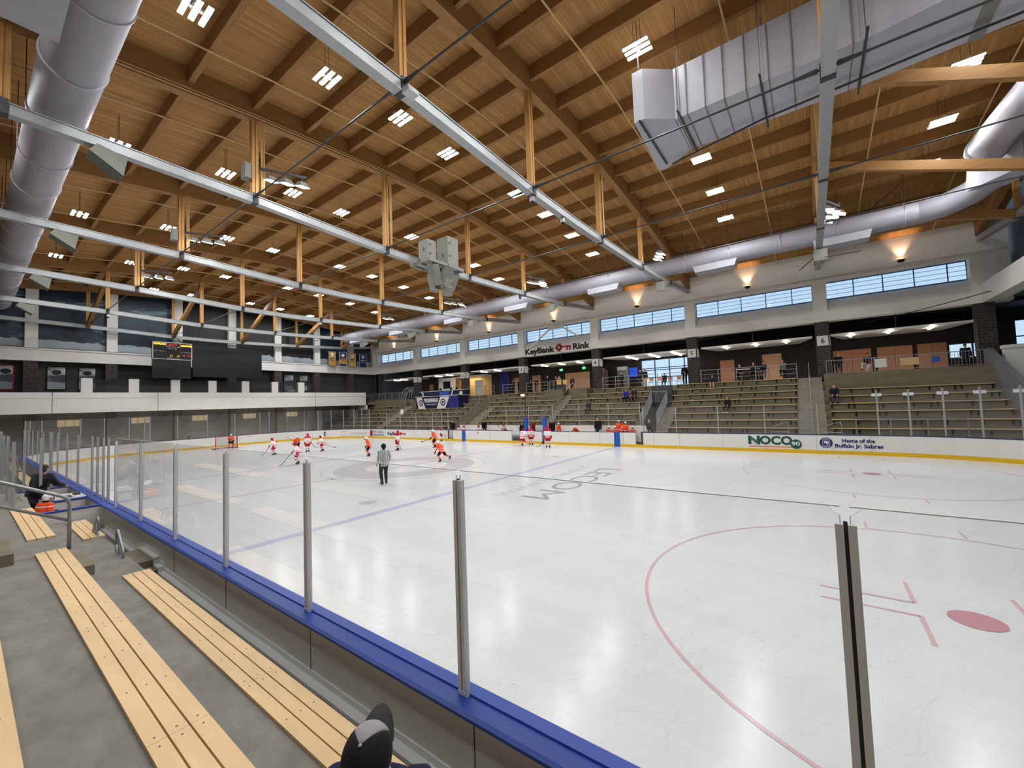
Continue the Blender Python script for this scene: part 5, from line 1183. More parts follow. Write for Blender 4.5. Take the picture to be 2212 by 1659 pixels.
# ================================================================ PEOPLE
def ik(a,b,l1,l2,pole):
    a=Vector(a);b=Vector(b);d=b-a;L=d.length; mx=(l1+l2)*.999
    if L>mx: b=a+d*(mx/L); d=b-a; L=mx
    c=(l1*l1-l2*l2+L*L)/(2*L); h=math.sqrt(max(0,l1*l1-c*c)); u=d/L
    p=Vector(pole); p=(p-u*p.dot(u)); p=p.normalized() if p.length>1e-6 else Vector((0,1,0))
    return a+u*c+p*h, b
def cmat(key,col,rough=.75):
    if key not in M: M[key]=mat(key,col,rough,0,0,spec=.2)
    return key
FACE=True
def person(label,loc,face,h=1.75,pose='stand',top=(40,40,44),bottom=(34,36,44),head='hair',hair='darkhair',skin='skin',lift=0.,pitch=None,hipz=None,hip_y=0.,feet=None,hands=None,headyaw=0,headpitch=0,bands=None,legbands=None,shoes=(24,22,22),skates=False,helmet=None,cage=False,gloves=None,number=None,numcol='inkblack',stick=None,shorts=None,group=None,bulk=1.0,vox=.014,detail=True,side=0.,sole=0.):
    """face: direction (dx,dy) the person looks; local +Y forward; unit height 1.75"""
    S=h/1.75; rz=math.atan2(-face[0],face[1])
    up=.05 if skates else 0.
    if pose=='stand': P=0; HZ=.93
    elif pose=='sit': P=4; HZ=.50
    elif pose=='lean': P=38; HZ=.90
    elif pose=='bend': P=55; HZ=.88
    elif pose=='ready': P=26; HZ=.84
    elif pose=='stride': P=32; HZ=.80
    else: P=0; HZ=.93
    if pitch is not None: P=pitch
    if hipz is not None: HZ=hipz
    HZ+=up; a=math.radians(P)
    hip=Vector((0,hip_y,HZ)); tv=Vector((math.sin(math.radians(side)),math.sin(a),math.cos(a))).normalized()
    fw=Vector((0,math.cos(a),-math.sin(a)))
    chest=hip+tv*.34; neck=hip+tv*.56; sh=hip+tv*.50
    hp=a*.35+math.radians(headpitch); hd=Vector((math.sin(math.radians(headyaw))*.0,math.sin(hp),math.cos(hp))); headc=neck+hd*.145+Vector((0,math.sin(a)*.02,0))
    ank={'stand':[(-.11,0,.09),(.11,.03,.09)],'sit':[(-.12,.46,.09),(.12,.44,.09)],'lean':[(-.14,-.05,.09),(.14,-.05,.09)],'bend':[(-.14,-.1,.09),(.14,.0,.09)],'ready':[(-.2,.0,.09),(.2,.06,.09)],'stride':[(-.06,.10,.09),(.30,-.55,.30)]}.get(pose,[(-.11,0,.09),(.11,.03,.09)])
    if feet: ank=feet
    hnd={'stand':[(-.27,.06,.80),(.27,.06,.80)],'sit':[(-.14,.34,.62),(.14,.34,.62)],'lean':[(-.2,.5,.98),(.2,.5,.98)],'bend':[(-.2,.45,.6),(.2,.5,.7)],'ready':[(-.22,.38,.86),(.16,.34,.98)],'stride':[(-.30,.40,.72),(.25,.30,.85)]}.get(pose,[(-.27,.06,.8),(.27,.06,.8)])
    if hands: hnd=hands
    J={}
    for i,s in enumerate((-1,1)):
        hj=hip+Vector((s*.095,0,-.03)); an=Vector(ank[i])+Vector((0,0,up)); kn,an=ik(hj,an,.43,.42,(s*.15,1,.15)); J['h',i]=hj;J['k',i]=kn;J['a',i]=an
        sj=sh+Vector((s*.185,0,0)); wr=Vector(hnd[i])+Vector((0,0,up)); el,wr=ik(sj,wr,.29,.26,(s*.45,-.8,-.5)); J['s',i]=sj;J['e',i]=el;J['w',i]=wr
    sc=lambda v:(v[0]*S,v[1]*S,v[2]*S)
    def T(mb,pts,rad,n=12,sq=None): mb.tube([sc(p) for p in pts],[r*S for r in rad],n,True,sq)
    B=MB()
    # torso (elliptic), neck, head
    T(B,[hip-tv*.08,hip,hip+tv*.16,chest,sh,sh+tv*.045],[.13,.155,.135,.16,.15,.08],16,[(1.05,.72),(1.08,.74),(1,.74),(1.1,.74),(1.15,.66),(1,.7)])
    T(B,[sh+tv*.0,neck,neck+hd*.08],[.065,.055,.052],10)
    hr=Matrix.Rotation(-hp,3,'X')@Matrix.Identity(3); hr=Matrix.Rotation(math.radians(-headyaw),3,'Z')@hr
    def H(v): return headc+hr@Vector(v)
    B.ell(sc(headc),(.078*S,.098*S,.118*S),16,10,-1,1,hr); B.ell(sc(H((0,.028,-.055))),(.056*S,.066*S,.066*S),12,8,-1,1,hr)
    B.ell(sc(H((0,.105,-.015))),(.014*S,.024*S,.028*S),8,6,-1,1,hr)
    for s in (-1,1): B.ell(sc(H((s*.08,.0,-.01))),(.012*S,.02*S,.032*S),8,6,-1,1,hr)
    for i,s in enumerate((-1,1)):
        T(B,[J['s',i]-Vector((s*.05,0,0)),J['s',i],J['s',i].lerp(J['e',i],.5),J['e',i],J['e',i].lerp(J['w',i],.4),J['w',i]],[.05,.058,.047,.040,.038,.026],10)
        T(B,[J['h',i]+Vector((0,0,.06)),J['h',i].lerp(J['k',i],.3),J['k',i],J['k',i].lerp(J['a',i],.35),J['a',i]],[.085,.085,.056,.056,.038],12)
        # foot
        fdir=Vector((s*.2,1,0)).normalized()
        if pose=='stride' and i==1 and not feet: fdir=Vector((.25,.75,-.6)).normalized()
        an=J['a',i]; J['fd',i]=fdir
        T(B,[an-fdir*.05+Vector((0,0,-.035)),an+fdir*.03+Vector((0,0,-.03)),an+fdir*.14+Vector((0,0,-.052)),an+fdir*.19+Vector((0,0,-.06))],[.036,.042,.032,.018],8)
        # hand: palm, four fingers, thumb
        hdv=(J['w',i]-J['e',i]).normalized(); sd=hdv.cross(Vector((0,0,1))); sd=sd.normalized() if sd.length>.1 else Vector((1,0,0)); up_=sd.cross(hdv)
        w=J['w',i]; pc=w+hdv*.085
        T(B,[w-hdv*.01,w+hdv*.03,pc],[.024,.034,.036],8,[(1,1),(1.1,.6),(1.15,.5)])
        for f,(o_,l) in enumerate(((-.030,.062),(-.010,.074),(.010,.070),(.029,.054))):
            b0=pc+sd*o_-hdv*.01; T(B,[b0,b0+hdv*l*.5-up_*.008,b0+hdv*l*.85-up_*.028],[.0095,.009,.0075],6)
        b0=w+hdv*.03+sd*(.03*-s); T(B,[b0,b0+sd*(.028*-s)+hdv*.025,b0+sd*(.034*-s)+hdv*.055-up_*.01],[.012,.011,.009],6)
    global LH; LH=(headc*S,hr)
    body=B.build('person',skin,None,True); body.location=loc; body.rotation_euler=(0,0,rz)
    md=body.modifiers.new('fuse','REMESH'); md.mode='VOXEL'; md.voxel_size=vox*S; md.use_smooth_shade=True
    tag(body,label,'person',group)
    def part(mb,name,mm,remesh=.0,smooth=True):
        me_off=[ (Vector(v)) for v in mb.v]
        o=mb.build(name,mm,None,smooth); o.parent=body
        if remesh: r_=o.modifiers.new('fuse','REMESH'); r_.mode='VOXEL'; r_.voxel_size=remesh*S; r_.use_smooth_shade=True
        return o
    # top garment
    tk='cloth_%s'%'_'.join(map(str,top))
    if bands: tk+='_'+bands[0]; 
    if tk not in M:
        if bands: M[tk]=mat_bands(tk,top,[(p*S*1.0 if False else p,q,c) for p,q,c in bands[1]])
        else: cmat(tk,top)
    b=bulk; tb=MB()
    low=-.10 if not skates else -.16
    if pose=='sit': low=-.06
    T(tb,[hip+tv*low,hip,hip+tv*.16,chest,sh+tv*.0,sh+tv*.05],[.168*b,.176*b,.166*b,.182*b,.172*b,.085],18,[(1.05,.8),(1.08,.8),(1.02,.8),(1.1,.78),(1.18,.7),(1,.75)])
    for i,s in enumerate((-1,1)):
        T(tb,[J['s',i]-Vector((s*.06,0,0)),J['s',i],J['s',i].lerp(J['e',i],.5),J['e',i],J['e',i].lerp(J['w',i],.4),J['e',i].lerp(J['w',i],.93)],[.075*b,.082*b,.068*b,.060*b,.055*b,.046*b],12)
    part(tb,'jersey' if skates else 'jacket',tk,.018)
    # lower garment
    bk='cloth_%s'%'_'.join(map(str,bottom)); cmat(bk,bottom)
    lb=MB()
    if shorts:
        sk='cloth_%s'%'_'.join(map(str,shorts)); cmat(sk,shorts); q=MB()
        T(q,[hip+Vector((0,0,.08)),hip,hip-Vector((0,0,.10))],[.165,.185,.17],14,[(1.1,.85)]*3)
        for i,s in enumerate((-1,1)): T(q,[J['h',i],J['h',i].lerp(J['k',i],.55),J['h',i].lerp(J['k',i],.86)],[.125,.122,.108],12)
        part(q,'hockey_pants',sk,.018)
        lk='sock_%s'%bk
        if legbands and lk+legbands[0] not in M: M[lk+legbands[0]]=mat_bands(lk+legbands[0],bottom,legbands[1])
        lm=lk+legbands[0] if legbands else bk
        for i in (0,1):
            q=MB(); T(q,[J['k',i].lerp(J['h',i],.15),J['k',i],J['k',i].lerp(J['a',i],.35),J['k',i].lerp(J['a',i],.85)],[.085,.088,.078,.052],12); part(q,'sock',lm)
    else:
        T(lb,[hip+Vector((0,0,.06)),hip,hip-Vector((0,0,.08))],[.15,.172,.15],14,[(1.1,.8)]*3)
        for i,s in enumerate((-1,1)): T(lb,[J['h',i],J['h',i].lerp(J['k',i],.4),J['k',i],J['k',i].lerp(J['a',i],.4),J['a',i]+Vector((0,0,.0))],[.108,.102,.078,.072,.06],12)
        part(lb,'trousers',bk,.018)
    # shoes / skates
    for i,s in enumerate((-1,1)):
        an=J['a',i]; fd=J['fd',i]; q=MB()
        if skates:
            T(q,[an+Vector((0,0,.11)),an+Vector((0,0,.0)),an-fd*.0+Vector((0,0,-.045))],[.055,.055,.05],10)
            T(q,[an-fd*.06+Vector((0,0,-.035)),an+fd*.04+Vector((0,0,-.03)),an+fd*.13+Vector((0,0,-.045)),an+fd*.19+Vector((0,0,-.055))],[.045,.052,.043,.026],10)
            part(q,'skate_boot','inkblack')
            q=MB(); q.beam(sc(an-fd*.08+Vector((0,0,-.095))),sc(an+fd*.18+Vector((0,0,-.105))),.014*S,.035*S); part(q,'skate_holder','whitesign',0,False)
            q=MB(); q.beam(sc(an-fd*.09+Vector((0,0,-.122))),sc(an+fd*.19+Vector((0,0,-.132))),.005*S,.024*S); part(q,'skate_blade','blade',0,False)
        else:
            shk='shoe_%s'%'_'.join(map(str,shoes)); cmat(shk,shoes)
            T(q,[an-fd*.07+Vector((0,0,-.045)),an+fd*.03+Vector((0,0,-.035)),an+fd*.13+Vector((0,0,-.05)),an+fd*.21+Vector((0,0,-.062))],[.042,.05,.04,.024],10); part(q,'shoe',shk)
    if gloves:
        gk='glove_%s'%'_'.join(map(str,gloves)); cmat(gk,gloves)
        for i,s in enumerate((-1,1)):
            hdv=(J['w',i]-J['e',i]).normalized(); w=J['w',i]; q=MB(); sd=hdv.cross(Vector((0,0,1))).normalized()
            T(q,[w-hdv*.08,w,w+hdv*.07,w+hdv*.10],[.058,.052,.05,.04],10); 
            for o_ in (-.036,-.012,.012,.036): T(q,[w+hdv*.08+sd*o_,w+hdv*.13+sd*o_-Vector((0,0,.03)),w+hdv*.12+sd*o_-Vector((0,0,.06))],[.0145,.0145,.013],6)
            T(q,[w+hdv*.03+sd*(-s*.04),w+hdv*.08+sd*(-s*.07)],[.018,.015],6)
            part(q,'glove',gk)
    # head gear
    if helmet:
        hk='helmet_%s'%'_'.join(map(str,helmet)); cmat(hk,helmet,.3); q=MB()
        q.ell(sc(H((0,-.008,.018))),(.108*S,.128*S,.122*S),18,9,-.25,1,hr)
        q.ell(sc(H((0,-.04,-.03))),(.104*S,.095*S,.075*S),14,8,-1,.6,hr)
        part(q,'helmet',hk)
        if cage:
            q=MB()
            for t in (-50,-25,0,25,50):
                t=math.radians(t); q.tube([sc(H((.085*math.sin(t),.04+.105*math.cos(t),.05))),sc(H((.09*math.sin(t),.045+.115*math.cos(t),-.03))),sc(H((.07*math.sin(t),.03+.10*math.cos(t),-.11)))],.004*S,5)
            for z in (.04,0,-.04,-.08): q.tube([sc(H((.092*math.sin(math.radians(t)),.04+.112*math.cos(math.radians(t)),z))) for t in range(-80,81,20)],.004*S,5)
            part(q,'face_cage','steel_dark')
        hair=None if head!='hair' else hair
        if head=='hair': 
            q=MB(); q.ell(sc(H((0,-.03,-.06))),(.085*S,.08*S,.08*S),12,8,-1,.5,hr); part(q,'hair',hair)
    elif head in('hair','longhair'):
        q=MB(); q.ell(sc(H((0,-.018,.022))),(.088*S,.098*S,.112*S),16,8,-.05,1,hr); q.ell(sc(H((0,-.045,-.01))),(.084*S,.066*S,.095*S),14,8,-1,.9,hr)
        if head=='longhair': T(q,[H((0,-.05,.02)),H((0,-.07,-.10)),H((0,-.075,-.24))],[.085,.092,.06],12,[(1,.6)]*3)
        part(q,'hair',hair)
    elif head in('cap','beanie'):
        ck='cap_%s'%hair if isinstance(hair,str) else 'cap_%s'%'_'.join(map(str,hair)); 
        cmat(ck,(26,26,28) if isinstance(hair,str) else hair); q=MB()
        q.ell(sc(H((0,-.005,.025))),(.088*S,.106*S,.108*S),16,8,.0,1,hr); part(q,'cap_crown' if head=='cap' else 'beanie',ck)
        if head=='cap': q=MB(); q.ell(sc(H((0,.125,.035))),(.07*S,.075*S,.009*S),14,6,-1,1,hr); part(q,'cap_brim',ck)
        q=MB(); q.ell(sc(H((0,-.035,-.015))),(.082*S,.068*S,.075*S),12,8,-1,.5,hr); part(q,'hair','brownhair')
    if detail:
        for s in (-1,1): q=MB(); q.ell(sc(H((s*.032,.091,.012))),(.013*S,.008*S,.007*S),8,6,-1,1,hr); part(q,'eye','eye')
        q=MB(); q.ell(sc(H((0,.094,-.062))),(.026*S,.006*S,.006*S),8,6,-1,1,hr); part(q,'mouth','lip')
    if number:
        # printed on the back
        o_=chest-fw*.205*b; text(number,.26*S,numcol,(0,0,0),(1,0,0),(0,0,1),'number',None,.003,.012,None,'CENTER')
        o=C.objects[-1]; o.parent=body; X=Vector((1,0,0)); Y=tv; Z=X.cross(Y)
        mm_=Matrix((X,Y,Z)).transposed().to_4x4(); mm_.translation=Vector(sc(o_-tv*.10)); o.data.transform(mm_)
    if stick:
        (x0,y0_,z0),(x1,y1_,z1_),bl=stick; q=MB(); q.beam(sc((x0,y0_,z0)),sc((x1,y1_,z1_)),.022*S,.03*S)
        bd=Vector(bl).normalized(); e=Vector((x1,y1_,z1_)); 
        st=thing('hockey_stick',(0,0,0),label_stick(label),'hockey stick','hockey sticks')
        st.location=loc; st.rotation_euler=(0,0,rz)
        o=q.build('shaft',cmat('stick_dark',(40,38,38))); o.parent=st
        q=MB(); q.tube([sc(e+Vector((0,0,.02))),sc(e+bd*.12+Vector((0,0,.0))),sc(e+bd*.28+Vector((0,0,.015)))],[.035*S,.038*S,.03*S],8,True,[(.35,1)]*3 if abs(bd.x)<abs(bd.y) else [(1,.35)]*3); o=q.build('blade',cmat('stick_dark',(40,38,38))); o.parent=st
    return body
def label_stick(l): return ' '.join(('hockey stick of the player '+l.replace('person ','')).replace(',','').split()[:16])
REDB=('red',[(.0,.02,(236,232,232))])
RED=(214,26,44); WH=(236,234,234); OR=(250,88,40); BK=(26,24,26)
rj=('redteam',[(.86,.93,RED),(1.0,1.03,RED),(1.36,1.9,RED)])
def red_player(label,loc,face,h,pose='ready',**k):
    return person('person '+label,loc,face,h,pose,WH,WH,skates=True,helmet=(196,20,36),cage=True,gloves=(150,24,36),shorts=(196,20,40),bands=('r%d'%int(h*100),[(a*h/1.75,b*h/1.75,c) for a,b,c in rj[1]]),legbands=('r%d'%int(h*100),[(.36*h/1.75,.42*h/1.75,RED),(.20*h/1.75,.24*h/1.75,RED)]),bulk=1.12,detail=False,**k)
oj=[(.86,.89,WH),(1.0,1.03,BK),(1.03,1.06,WH)]
def or_player(label,loc,face,h,pose='ready',**k):
    k.setdefault('shorts',BK)
    return person('person '+label,loc,face,h,pose,OR,OR,skates=True,helmet=(238,238,238),cage=True,gloves=BK,bands=('o%d'%int(h*100),[(a*h/1.75,b*h/1.75,c) for a,b,c in oj]),legbands=('o%d'%int(h*100),[(.36*h/1.75,.40*h/1.75,WH),(.22*h/1.75,.26*h/1.75,BK)]),bulk=1.12,detail=False,**k)
ST=((.15,.40,1.05),(-.35,.95,.06),(-1,.3,0))
red_player('in white and red gliding away near the far goal, stick to the left',(12.35,45.88,0),(-.6,.8),1.45,stick=ST,number='17',numcol='keyred')
red_player('in white and red, nearest of the far group, stick low at left',(10.42,38.04,0),(-.8,.6),1.52,stick=((.1,.4,1.0),(-.2,1.1,.06),(-1,.4,0)),number='9',numcol='keyred')
red_player('in white and red with back turned behind the nearest red skater',(14.45,44.84,0),(.2,.95),1.52,'stand',stick=((.3,.2,1.0),(.9,.9,.35),(1,.3,0)),number='6',numcol='keyred')
red_player('in white and red skating left with stick out behind to the right',(15.46,44.33,0),(-.6,.8),1.38,stick=((-.1,.2,.8),(.5,-.9,.35),(.3,-1,0)))
red_player('in white and red standing before the far boards, stick upright on the ice',(18.14,37.94,0),(-.3,.95),1.54,'stand',stick=((.25,.2,.9),(.45,.0,.06),(.6,.2,0)))
red_player('in white and red standing right at the far boards by the open gate',(25.3,40.6,0),(.5,-.8),1.35,'stand',stick=((.2,.3,.85),(.7,.8,.6),(1,.3,0)))
red_player('in white and red nearing the bench gap, leftmost of three',(23.99,29.96,0),(1,.25),1.54,'stride',stick=((-.2,.4,.9),(-.5,.2,1.9),(-.4,0,1)),number='14',numcol='keyred',feet=[(-.05,.05,.09),(.12,-.35,.16)])
red_player('in white and red by the gap between the benches, middle of three',(24.64,29.57,0),(.85,.5),1.5,'stand',stick=((-.2,.4,.95),(-.8,-.2,.1),(-1,0,0)),number='63',numcol='keyred')
red_player('in white and red by the orange bench, rightmost of three',(23.25,27.14,0),(.9,.5),1.66,'stand',stick=((-.15,.35,.95),(-.75,.9,.06),(-1,.1,0)))
or_player('in orange goalkeeper gear crouching in the far goal',(13.2,58.3-1.0,0),(-.2,-1),1.5,'ready',shorts=(40,36,34),stick=((.2,.4,.8),(-.7,.5,.08),(-1,0,0)))
or_player('in orange behind the nearest red skater of the far group, stick raised left',(14.55,46.92,0),(-.3,-1),1.38,'ready',stick=((-.1,.4,.9),(.9,.5,1.55),(1,0,.4)))
or_player('in orange gliding in the middle of the rink, left of the striped official',(14.88,36.94,0),(-.7,.7),1.48,'ready',hands=[(-.3,.25,.8),(.3,.2,.8)])
or_player('in orange reaching left with stick near the far boards',(20.76,36.44,0),(-.45,.9),1.58,'ready',stick=((0,.45,.85),(.15,1.25,.55),(.3,1,0)),number='2')
or_player('in orange numbered 9 striding with one leg kicked back at centre ice',(14.95,29.63,0),(-.2,1),1.40,'stride',number='9')
# striped official
ref=person('person in a black and white striped shirt and black helmet at centre ice',(8.63,26.68,0),(.35,.93),1.77,'stand',(230,230,230),(24,25,30),skates=True,helmet=(18,30,30),hands=[(-.3,.0,.86),(.26,.16,.98)],bulk=1.02,hair='darkhair',vox=.011,feet=[(-.09,-.02,.09),(.10,.04,.09)])
m,t,p=nt('striped_shirt'); w_=t.nodes.new('ShaderNodeTexWave'); w_.wave_type='BANDS'; w_.bands_direction='X'; w_.inputs['Scale'].default_value=6.3; tc=t.nodes.new('ShaderNodeTexCoord'); t.links.new(tc.outputs['Object'],w_.inputs['Vector'])
r_=t.nodes.new('ShaderNodeValToRGB'); r_.color_ramp.interpolation='CONSTANT'; r_.color_ramp.elements[0].color=(.02,.02,.022,1); r_.color_ramp.elements[1].color=(.8,.8,.8,1); r_.color_ramp.elements[1].position=.5; t.links.new(w_.outputs[1] if len(w_.outputs)>1 else w_.outputs[0],r_.inputs[0]); t.links.new(r_.outputs[0],p.inputs['Base Color'])
for ch in ref.children:
    if ch.name.startswith('jacket') or ch.name.startswith('jersey'): ch.data.materials.clear(); ch.data.materials.append(m); ch.name='striped_shirt'
# benches behind the far boards (platform z .22)
def bz(y): return .22
def bench_red(y,l,pose='sit',x=27.3,h=1.5,**k): return red_player(l,(x,y,.22),(-1,0),h,pose,**k)
bench_red(40.04,'in white and red sitting at the left end of the red bench, first helmet'); bench_red(39.34,'in white and red sitting at the left end of the red bench, second helmet')
bench_red(37.44,'in white and red sitting hunched on the red bench left of the bending coach')
red_player('in white and red climbing over the boards of the red bench',(26.3,36.2,.3),(-1,0),1.35,'bend',hipz=.95)
red_player('in white and red leaning on the boards, right end of red bench',(26.8,33.8,.22),(-1,-.3),1.5,'lean',hands=[(-.2,.45,1.0),(.2,.45,1.0)],stick=((.2,.4,1.0),(.5,.7,1.4),(.3,.2,1)))
person('person in a black jacket standing at the left end of the red bench',(27.3,40.9,.22),(-1,-.3),1.74,'stand',BK,BK)
person('person in black bending forward over the red bench',(27.3,36.7,.45),(-.6,-.5),1.75,'bend',BK,BK,pitch=38,headpitch=20)
person('person in a maroon top holding a phone between the two blue pads',(27.2,31.0,.22),(-1,0),1.72,'stand',(110,30,40),BK,hands=[(-.1,.35,1.35),(.12,.35,1.35)])
person('person in dark clothes half hidden behind the left blue pad',(27.3,32.3,.22),(-1,0),1.5,'stand',BK,(60,60,70))
person('person in a black hoodie standing at the left end of the orange bench',(27.2,29.1,.22),(-1,-.2),1.74,'stand',BK,BK)
def bench_or(y,l,x=27.3,h=1.5,pose='sit',**k): return or_player(l,(x,y,.22),(-1,0),h,pose,**k)
or_player('in orange standing alone at the left of the orange bench',(27.0,28.35,.22),(-.3,-1),1.42,'stand')
or_player('in white and orange goalkeeper gear leaning on the orange bench boards',(26.85,26.6,.22),(-1,0),1.3,'lean',hands=[(-.3,.5,1.05),(.3,.5,1.05)])
person('person in black with one foot up on the orange bench, coach',(27.2,24.9,.25),(-1,0),1.85,'stand',BK,(30,32,44),feet=[(-.12,.35,.45),(.12,-.05,.09)])
bench_or(24.05,'in orange on the bench right of the standing coach'); bench_or(23.5,'in orange on the bench, left of the cluster of four helmets',27.2); bench_or(23.0,'in orange on the bench, second of the cluster of helmets',27.4,1.45); bench_or(22.6,'in orange standing in the cluster of helmets',27.0,1.48,'stand'); bench_or(22.2,'in orange at the right end of the orange bench',27.4)
bench_or(23.35,'in orange standing behind the cluster of helmets',27.55,1.55,'stand')
person('person in a black coat in the stairwell gateway right of the orange bench',(26.9,20.8,.22),(-1,-.2),1.72,'stand',BK,BK,hands=[(-.1,.3,.95),(.1,.3,.95)])
# spectators: feet on the row below the seat, seat height .48
def sitter(k,y,label,face=(-1,0),h=1.7,**kw):
    return person('person '+label,(BX[k]-.40,y,BZ[k]-.46),face,h,'sit',**kw)
sitter(4,27.56,'in a black jacket and cap on a bench right of the stair',top=BK,bottom=BK,head='cap')
sitter(2,24.7,'in a blue jacket sitting beside a man in a dark coat',top=(38,44,150),bottom=(30,30,36),head='cap',hair=(110,112,120))
sitter(2,23.95,'in a dark open coat over a white shirt sitting beside the blue jacket',top=(52,40,40),bottom=(90,72,60),h=1.8,head='cap')
sitter(0,17.9,'child in a navy jacket with bare legs in the top row',h=1.45,top=(34,36,70),bottom=(196,150,124),shoes=(190,60,50))
sitter(4,16.3,'in black with white boots sitting alone mid-section',h=1.6,top=BK,bottom=BK,shoes=(220,216,210),head='longhair',hair='brownhair',face=(-1,.3))
sitter(3,10.05,'in a dark hoodie sitting at the aisle end right of the steps',top=(26,30,46),bottom=(74,70,66))
person('person in a white sweatshirt standing on the steps left of the booth',(31.0,53.6,1.7),(-1,0),1.72,'stand',(232,230,230),(110,112,116),shoes=(230,230,230))
# concourse people (floor z 4.55)
def conc(x,y,label,face=(-1,0),h=1.7,pose='stand',**kw): return person('person '+label,(x,y,4.56),face,h,pose,**kw)
conc(36.0,20.35,'in a long dark coat standing against the glazed bay beside the pillar numbered 5',h=1.78,top=BK,bottom=(24,26,40),head='cap')
conc(36.7,16.1,'in brown at the high table, leftmost of four',top=(60,38,34),bottom=BK,pose='sit',hipz=.72,feet=[(-.12,.3,.3),(.12,.3,.3)]); conc(36.0,15.0,'with long hair at the high table, second of four',top=(46,40,42),bottom=BK,head='longhair',pose='sit',hipz=.74,feet=[(-.12,.35,.3),(.12,.3,.3)])
conc(35.9,14.3,'in a dark cap and sweatshirt at the high table, third of four',top=(36,34,44),bottom=(90,84,80),head='cap',pose='sit',hipz=.76,feet=[(-.12,.35,.3),(.12,.3,.3)]); conc(35.9,13.0,'in a grey patterned sweater sitting at the right end of the railing',top=(120,116,116),bottom=BK,head='longhair',pose='sit',hipz=.76,feet=[(-.12,.35,.3),(.12,.3,.3)])
conc(36.1,9.55,'in black leaning at the railing against the pillar numbered 6',top=BK,bottom=(40,42,52),h=1.72); conc(36.3,7.9,'in a dark cap and pale trousers sitting before the first peach door',top=(30,30,36),bottom=(206,200,186),head='cap',pose='sit',hipz=.80,feet=[(-.05,.35,.1),(.16,.5,.45)],face=(-.8,.4))
conc(36.6,3.0,'in dark clothes in front of the bright corner window',top=(30,32,50),bottom=BK,h=1.7,head='cap')
conc(36.0,36.2,'in a hooded black top standing before the bright peach doors',top=BK,bottom=BK,h=1.6,head='longhair'); conc(36.4,35.0,'in black standing tall right of the peach doors',top=BK,bottom=BK,h=1.85); conc(36.6,34.0,'in a dark jacket behind the railing notices',top=(50,38,40),bottom=BK); conc(36.2,33.4,'in a tan sweater leaning at the railing',top=(200,140,96),bottom=(60,60,66)); conc(38.5,33.0,'in brown walking beside the open door under the exit sign',top=(70,46,36),bottom=BK)
conc(36.2,39.6,'in dark clothes sitting behind the railing left of the pillar numbered 3',top=(40,40,52),bottom=BK,h=1.65); conc(36.5,38.9,'in black behind the railing nearest the pillar numbered 3',top=BK,bottom=BK,h=1.68)
conc(36.2,37.1-.0,'in a white hat hidden low behind the railing right of the pillar numbered 3',top=BK,bottom=BK,h=1.4,head='cap',hair=(220,220,220))
conc(38.2,27.1,'in a dark top holding a drink left of the television',top=(40,40,44),bottom=BK,h=1.72); conc(37.8,25.0,'in a dark sweatshirt standing left of the glazed bay',top=(38,36,40),bottom=(60,60,70),h=1.78); conc(37.4,24.4,'in pale trousers standing at the left edge of the glazed bay',top=(44,40,44),bottom=(176,170,166),h=1.78,head='longhair',hair='brownhair')
conc(36.3,22.2,'sitting in black beside the chairs by the glazed bay',top=BK,bottom=BK,pose='sit',h=1.6,hipz=.48)
person('person in dark blue behind the end glass left of the goal',(10.9,61.9,-.1),(1,0),1.55,'ready',(34,36,60),(34,36,60),head='cap')
# penalty box
or_player('in a red-orange jersey and white helmet sitting in the near penalty box',(-1.36,27.75,F0-.08),(.9,.5),1.55,'sit',hipz=.40,pitch=24,feet=[(-.15,.48,.09),(.15,.48,.09)],number='8')
person('person in a black jacket seen from behind leaning over the timekeeper table',(-1.28,29.15,F0),(.75,.65),1.72,'stand',(22,20,22),(30,34,60),pitch=22,hands=[(-.15,.42,1.0),(.3,.5,1.05)],head='hair',bulk=1.25,vox=.011)
# ---- foreground spectator with the cap
fx,fy=-1.62,12.62
fp=person('person in black and grey cap and navy top, back to the camera, bottom edge',(fx+.075,fy+.09,.71),(.84,.54),1.70,'sit',(24,28,58),(50,54,66),head='none',hair='brownhair',vox=.006,hipz=.66,feet=[(-.14,.5,.2),(.14,.5,.2)],pitch=0,headpitch=-34,detail=True,bulk=1.0)
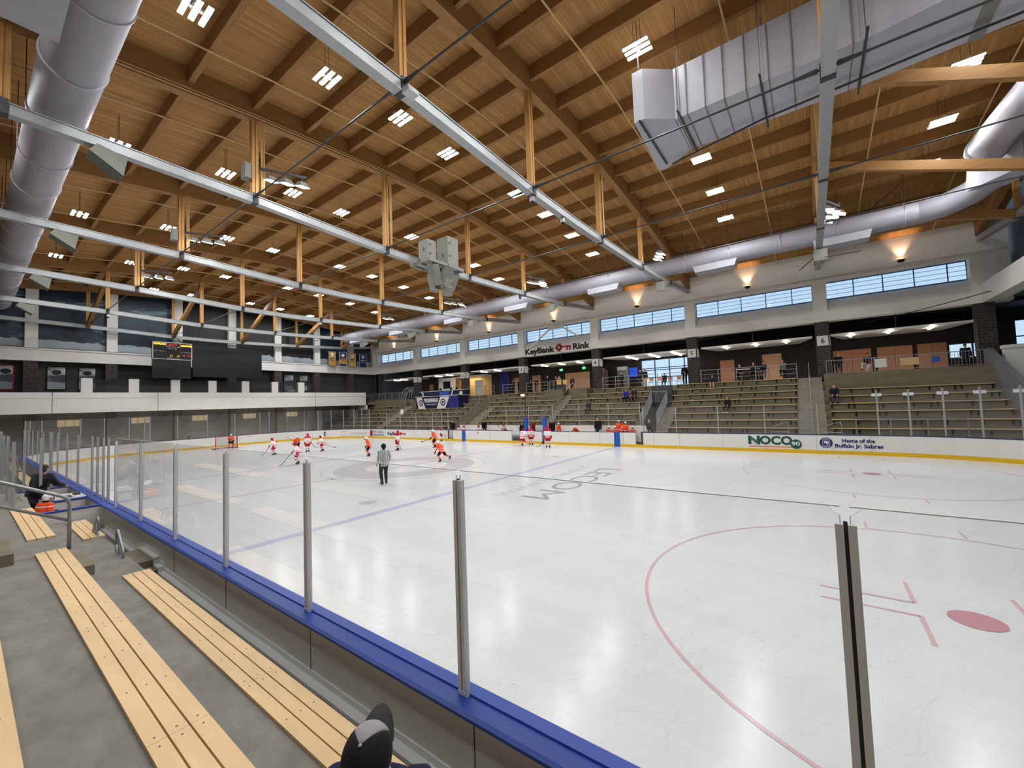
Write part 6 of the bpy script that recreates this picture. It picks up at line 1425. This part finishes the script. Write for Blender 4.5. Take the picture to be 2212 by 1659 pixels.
# cap of the foreground spectator
hc,hrot=LH
def cap_pt(az,el,r=(.093,.110,.100),dz=.028):
    v=Vector((r[0]*math.sin(az)*math.cos(el),r[1]*math.cos(az)*math.cos(el),dz+r[2]*math.sin(el))); return tuple(hc+hrot@v)
def cap_patch(name,az0,az1,el0,el1,m,r,n=16,k=9):
    q=MB()
    for j in range(k+1):
        for i in range(n+1): q.v.append(cap_pt(math.radians(az0+(az1-az0)*i/n),math.radians(el0+(el1-el0)*j/k),r))
    for j in range(k):
        for i in range(n): a=j*(n+1)+i; q.face([a,a+1,a+n+2,a+n+1])
    o=q.build(name,m,None,True); o.parent=fp; sd=o.modifiers.new('thick','SOLIDIFY'); sd.thickness=.003; sd.offset=0; return o
M['cap_black']=mat('cap_black_cloth',(14,14,15),.85,0,.15,(90,90,90)); M['cap_grey']=mat('cap_grey_cloth',(150,146,148),.85,0,.08,(90,90,90)); M['cap_brim']=mat('cap_charcoal_brim',(46,46,45),.85,0,.1,(90,90,90))
cap_patch('cap_crown',48,312,-22,89.5,'cap_black',(.0935,.111,.104),28)
cap_patch('cap_front_panel',-48,48,-8,89.5,'cap_grey',(.0935,.111,.104),16)
q=MB(); q.ell(cap_pt(0,PI/2,(.093,.11,.106)),(.008,.008,.005),8,6); o=q.build('cap_button','cap_grey',None,True); o.parent=fp
q=MB(); n=18
for ring_ in (0,1):
    for i in range(n+1):
        t=math.radians(-62+124*i/n); 
        for lay in (0,1):
            if ring_==0: v=Vector((.090*math.sin(t),.106*math.cos(t),.012-.012*math.sin(t)**2))
            else: v=Vector((.088*math.sin(t),.106*math.cos(t)+.078*math.cos(t*1.35)**.7 if abs(t*1.35)<PI/2 else .106*math.cos(t),.006-.030*math.sin(t)**2))
            q.v.append(tuple(hc+hrot@(v+Vector((0,0,-.003*lay)))))
for i in range(n):
    a=i*2; b=(n+1)*2+i*2; q.face([a,a+2,b+2,b]); q.face([a+1,b+1,b+3,a+3]); q.face([b,b+2,b+3,b+1])
o=q.build('cap_brim','cap_brim',None,True); o.parent=fp
t_=text('HOCKEY',.024,'cap_grey',(0,0,0),(1,0,0),(0,0,1),'cap_lettering',None,.0012,.0006,None,'CENTER'); t_.parent=fp
for v in t_.data.vertices:
    az=math.radians(180)-v.co.x/.105; p_=Vector(cap_pt(az,math.radians(-4),(.0955,.1135,.104))); v.co=p_+hrot@Vector((0,0,v.co.z))+ (hrot@Vector((math.sin(az),math.cos(az),0)))*(.001+v.co.y*0)
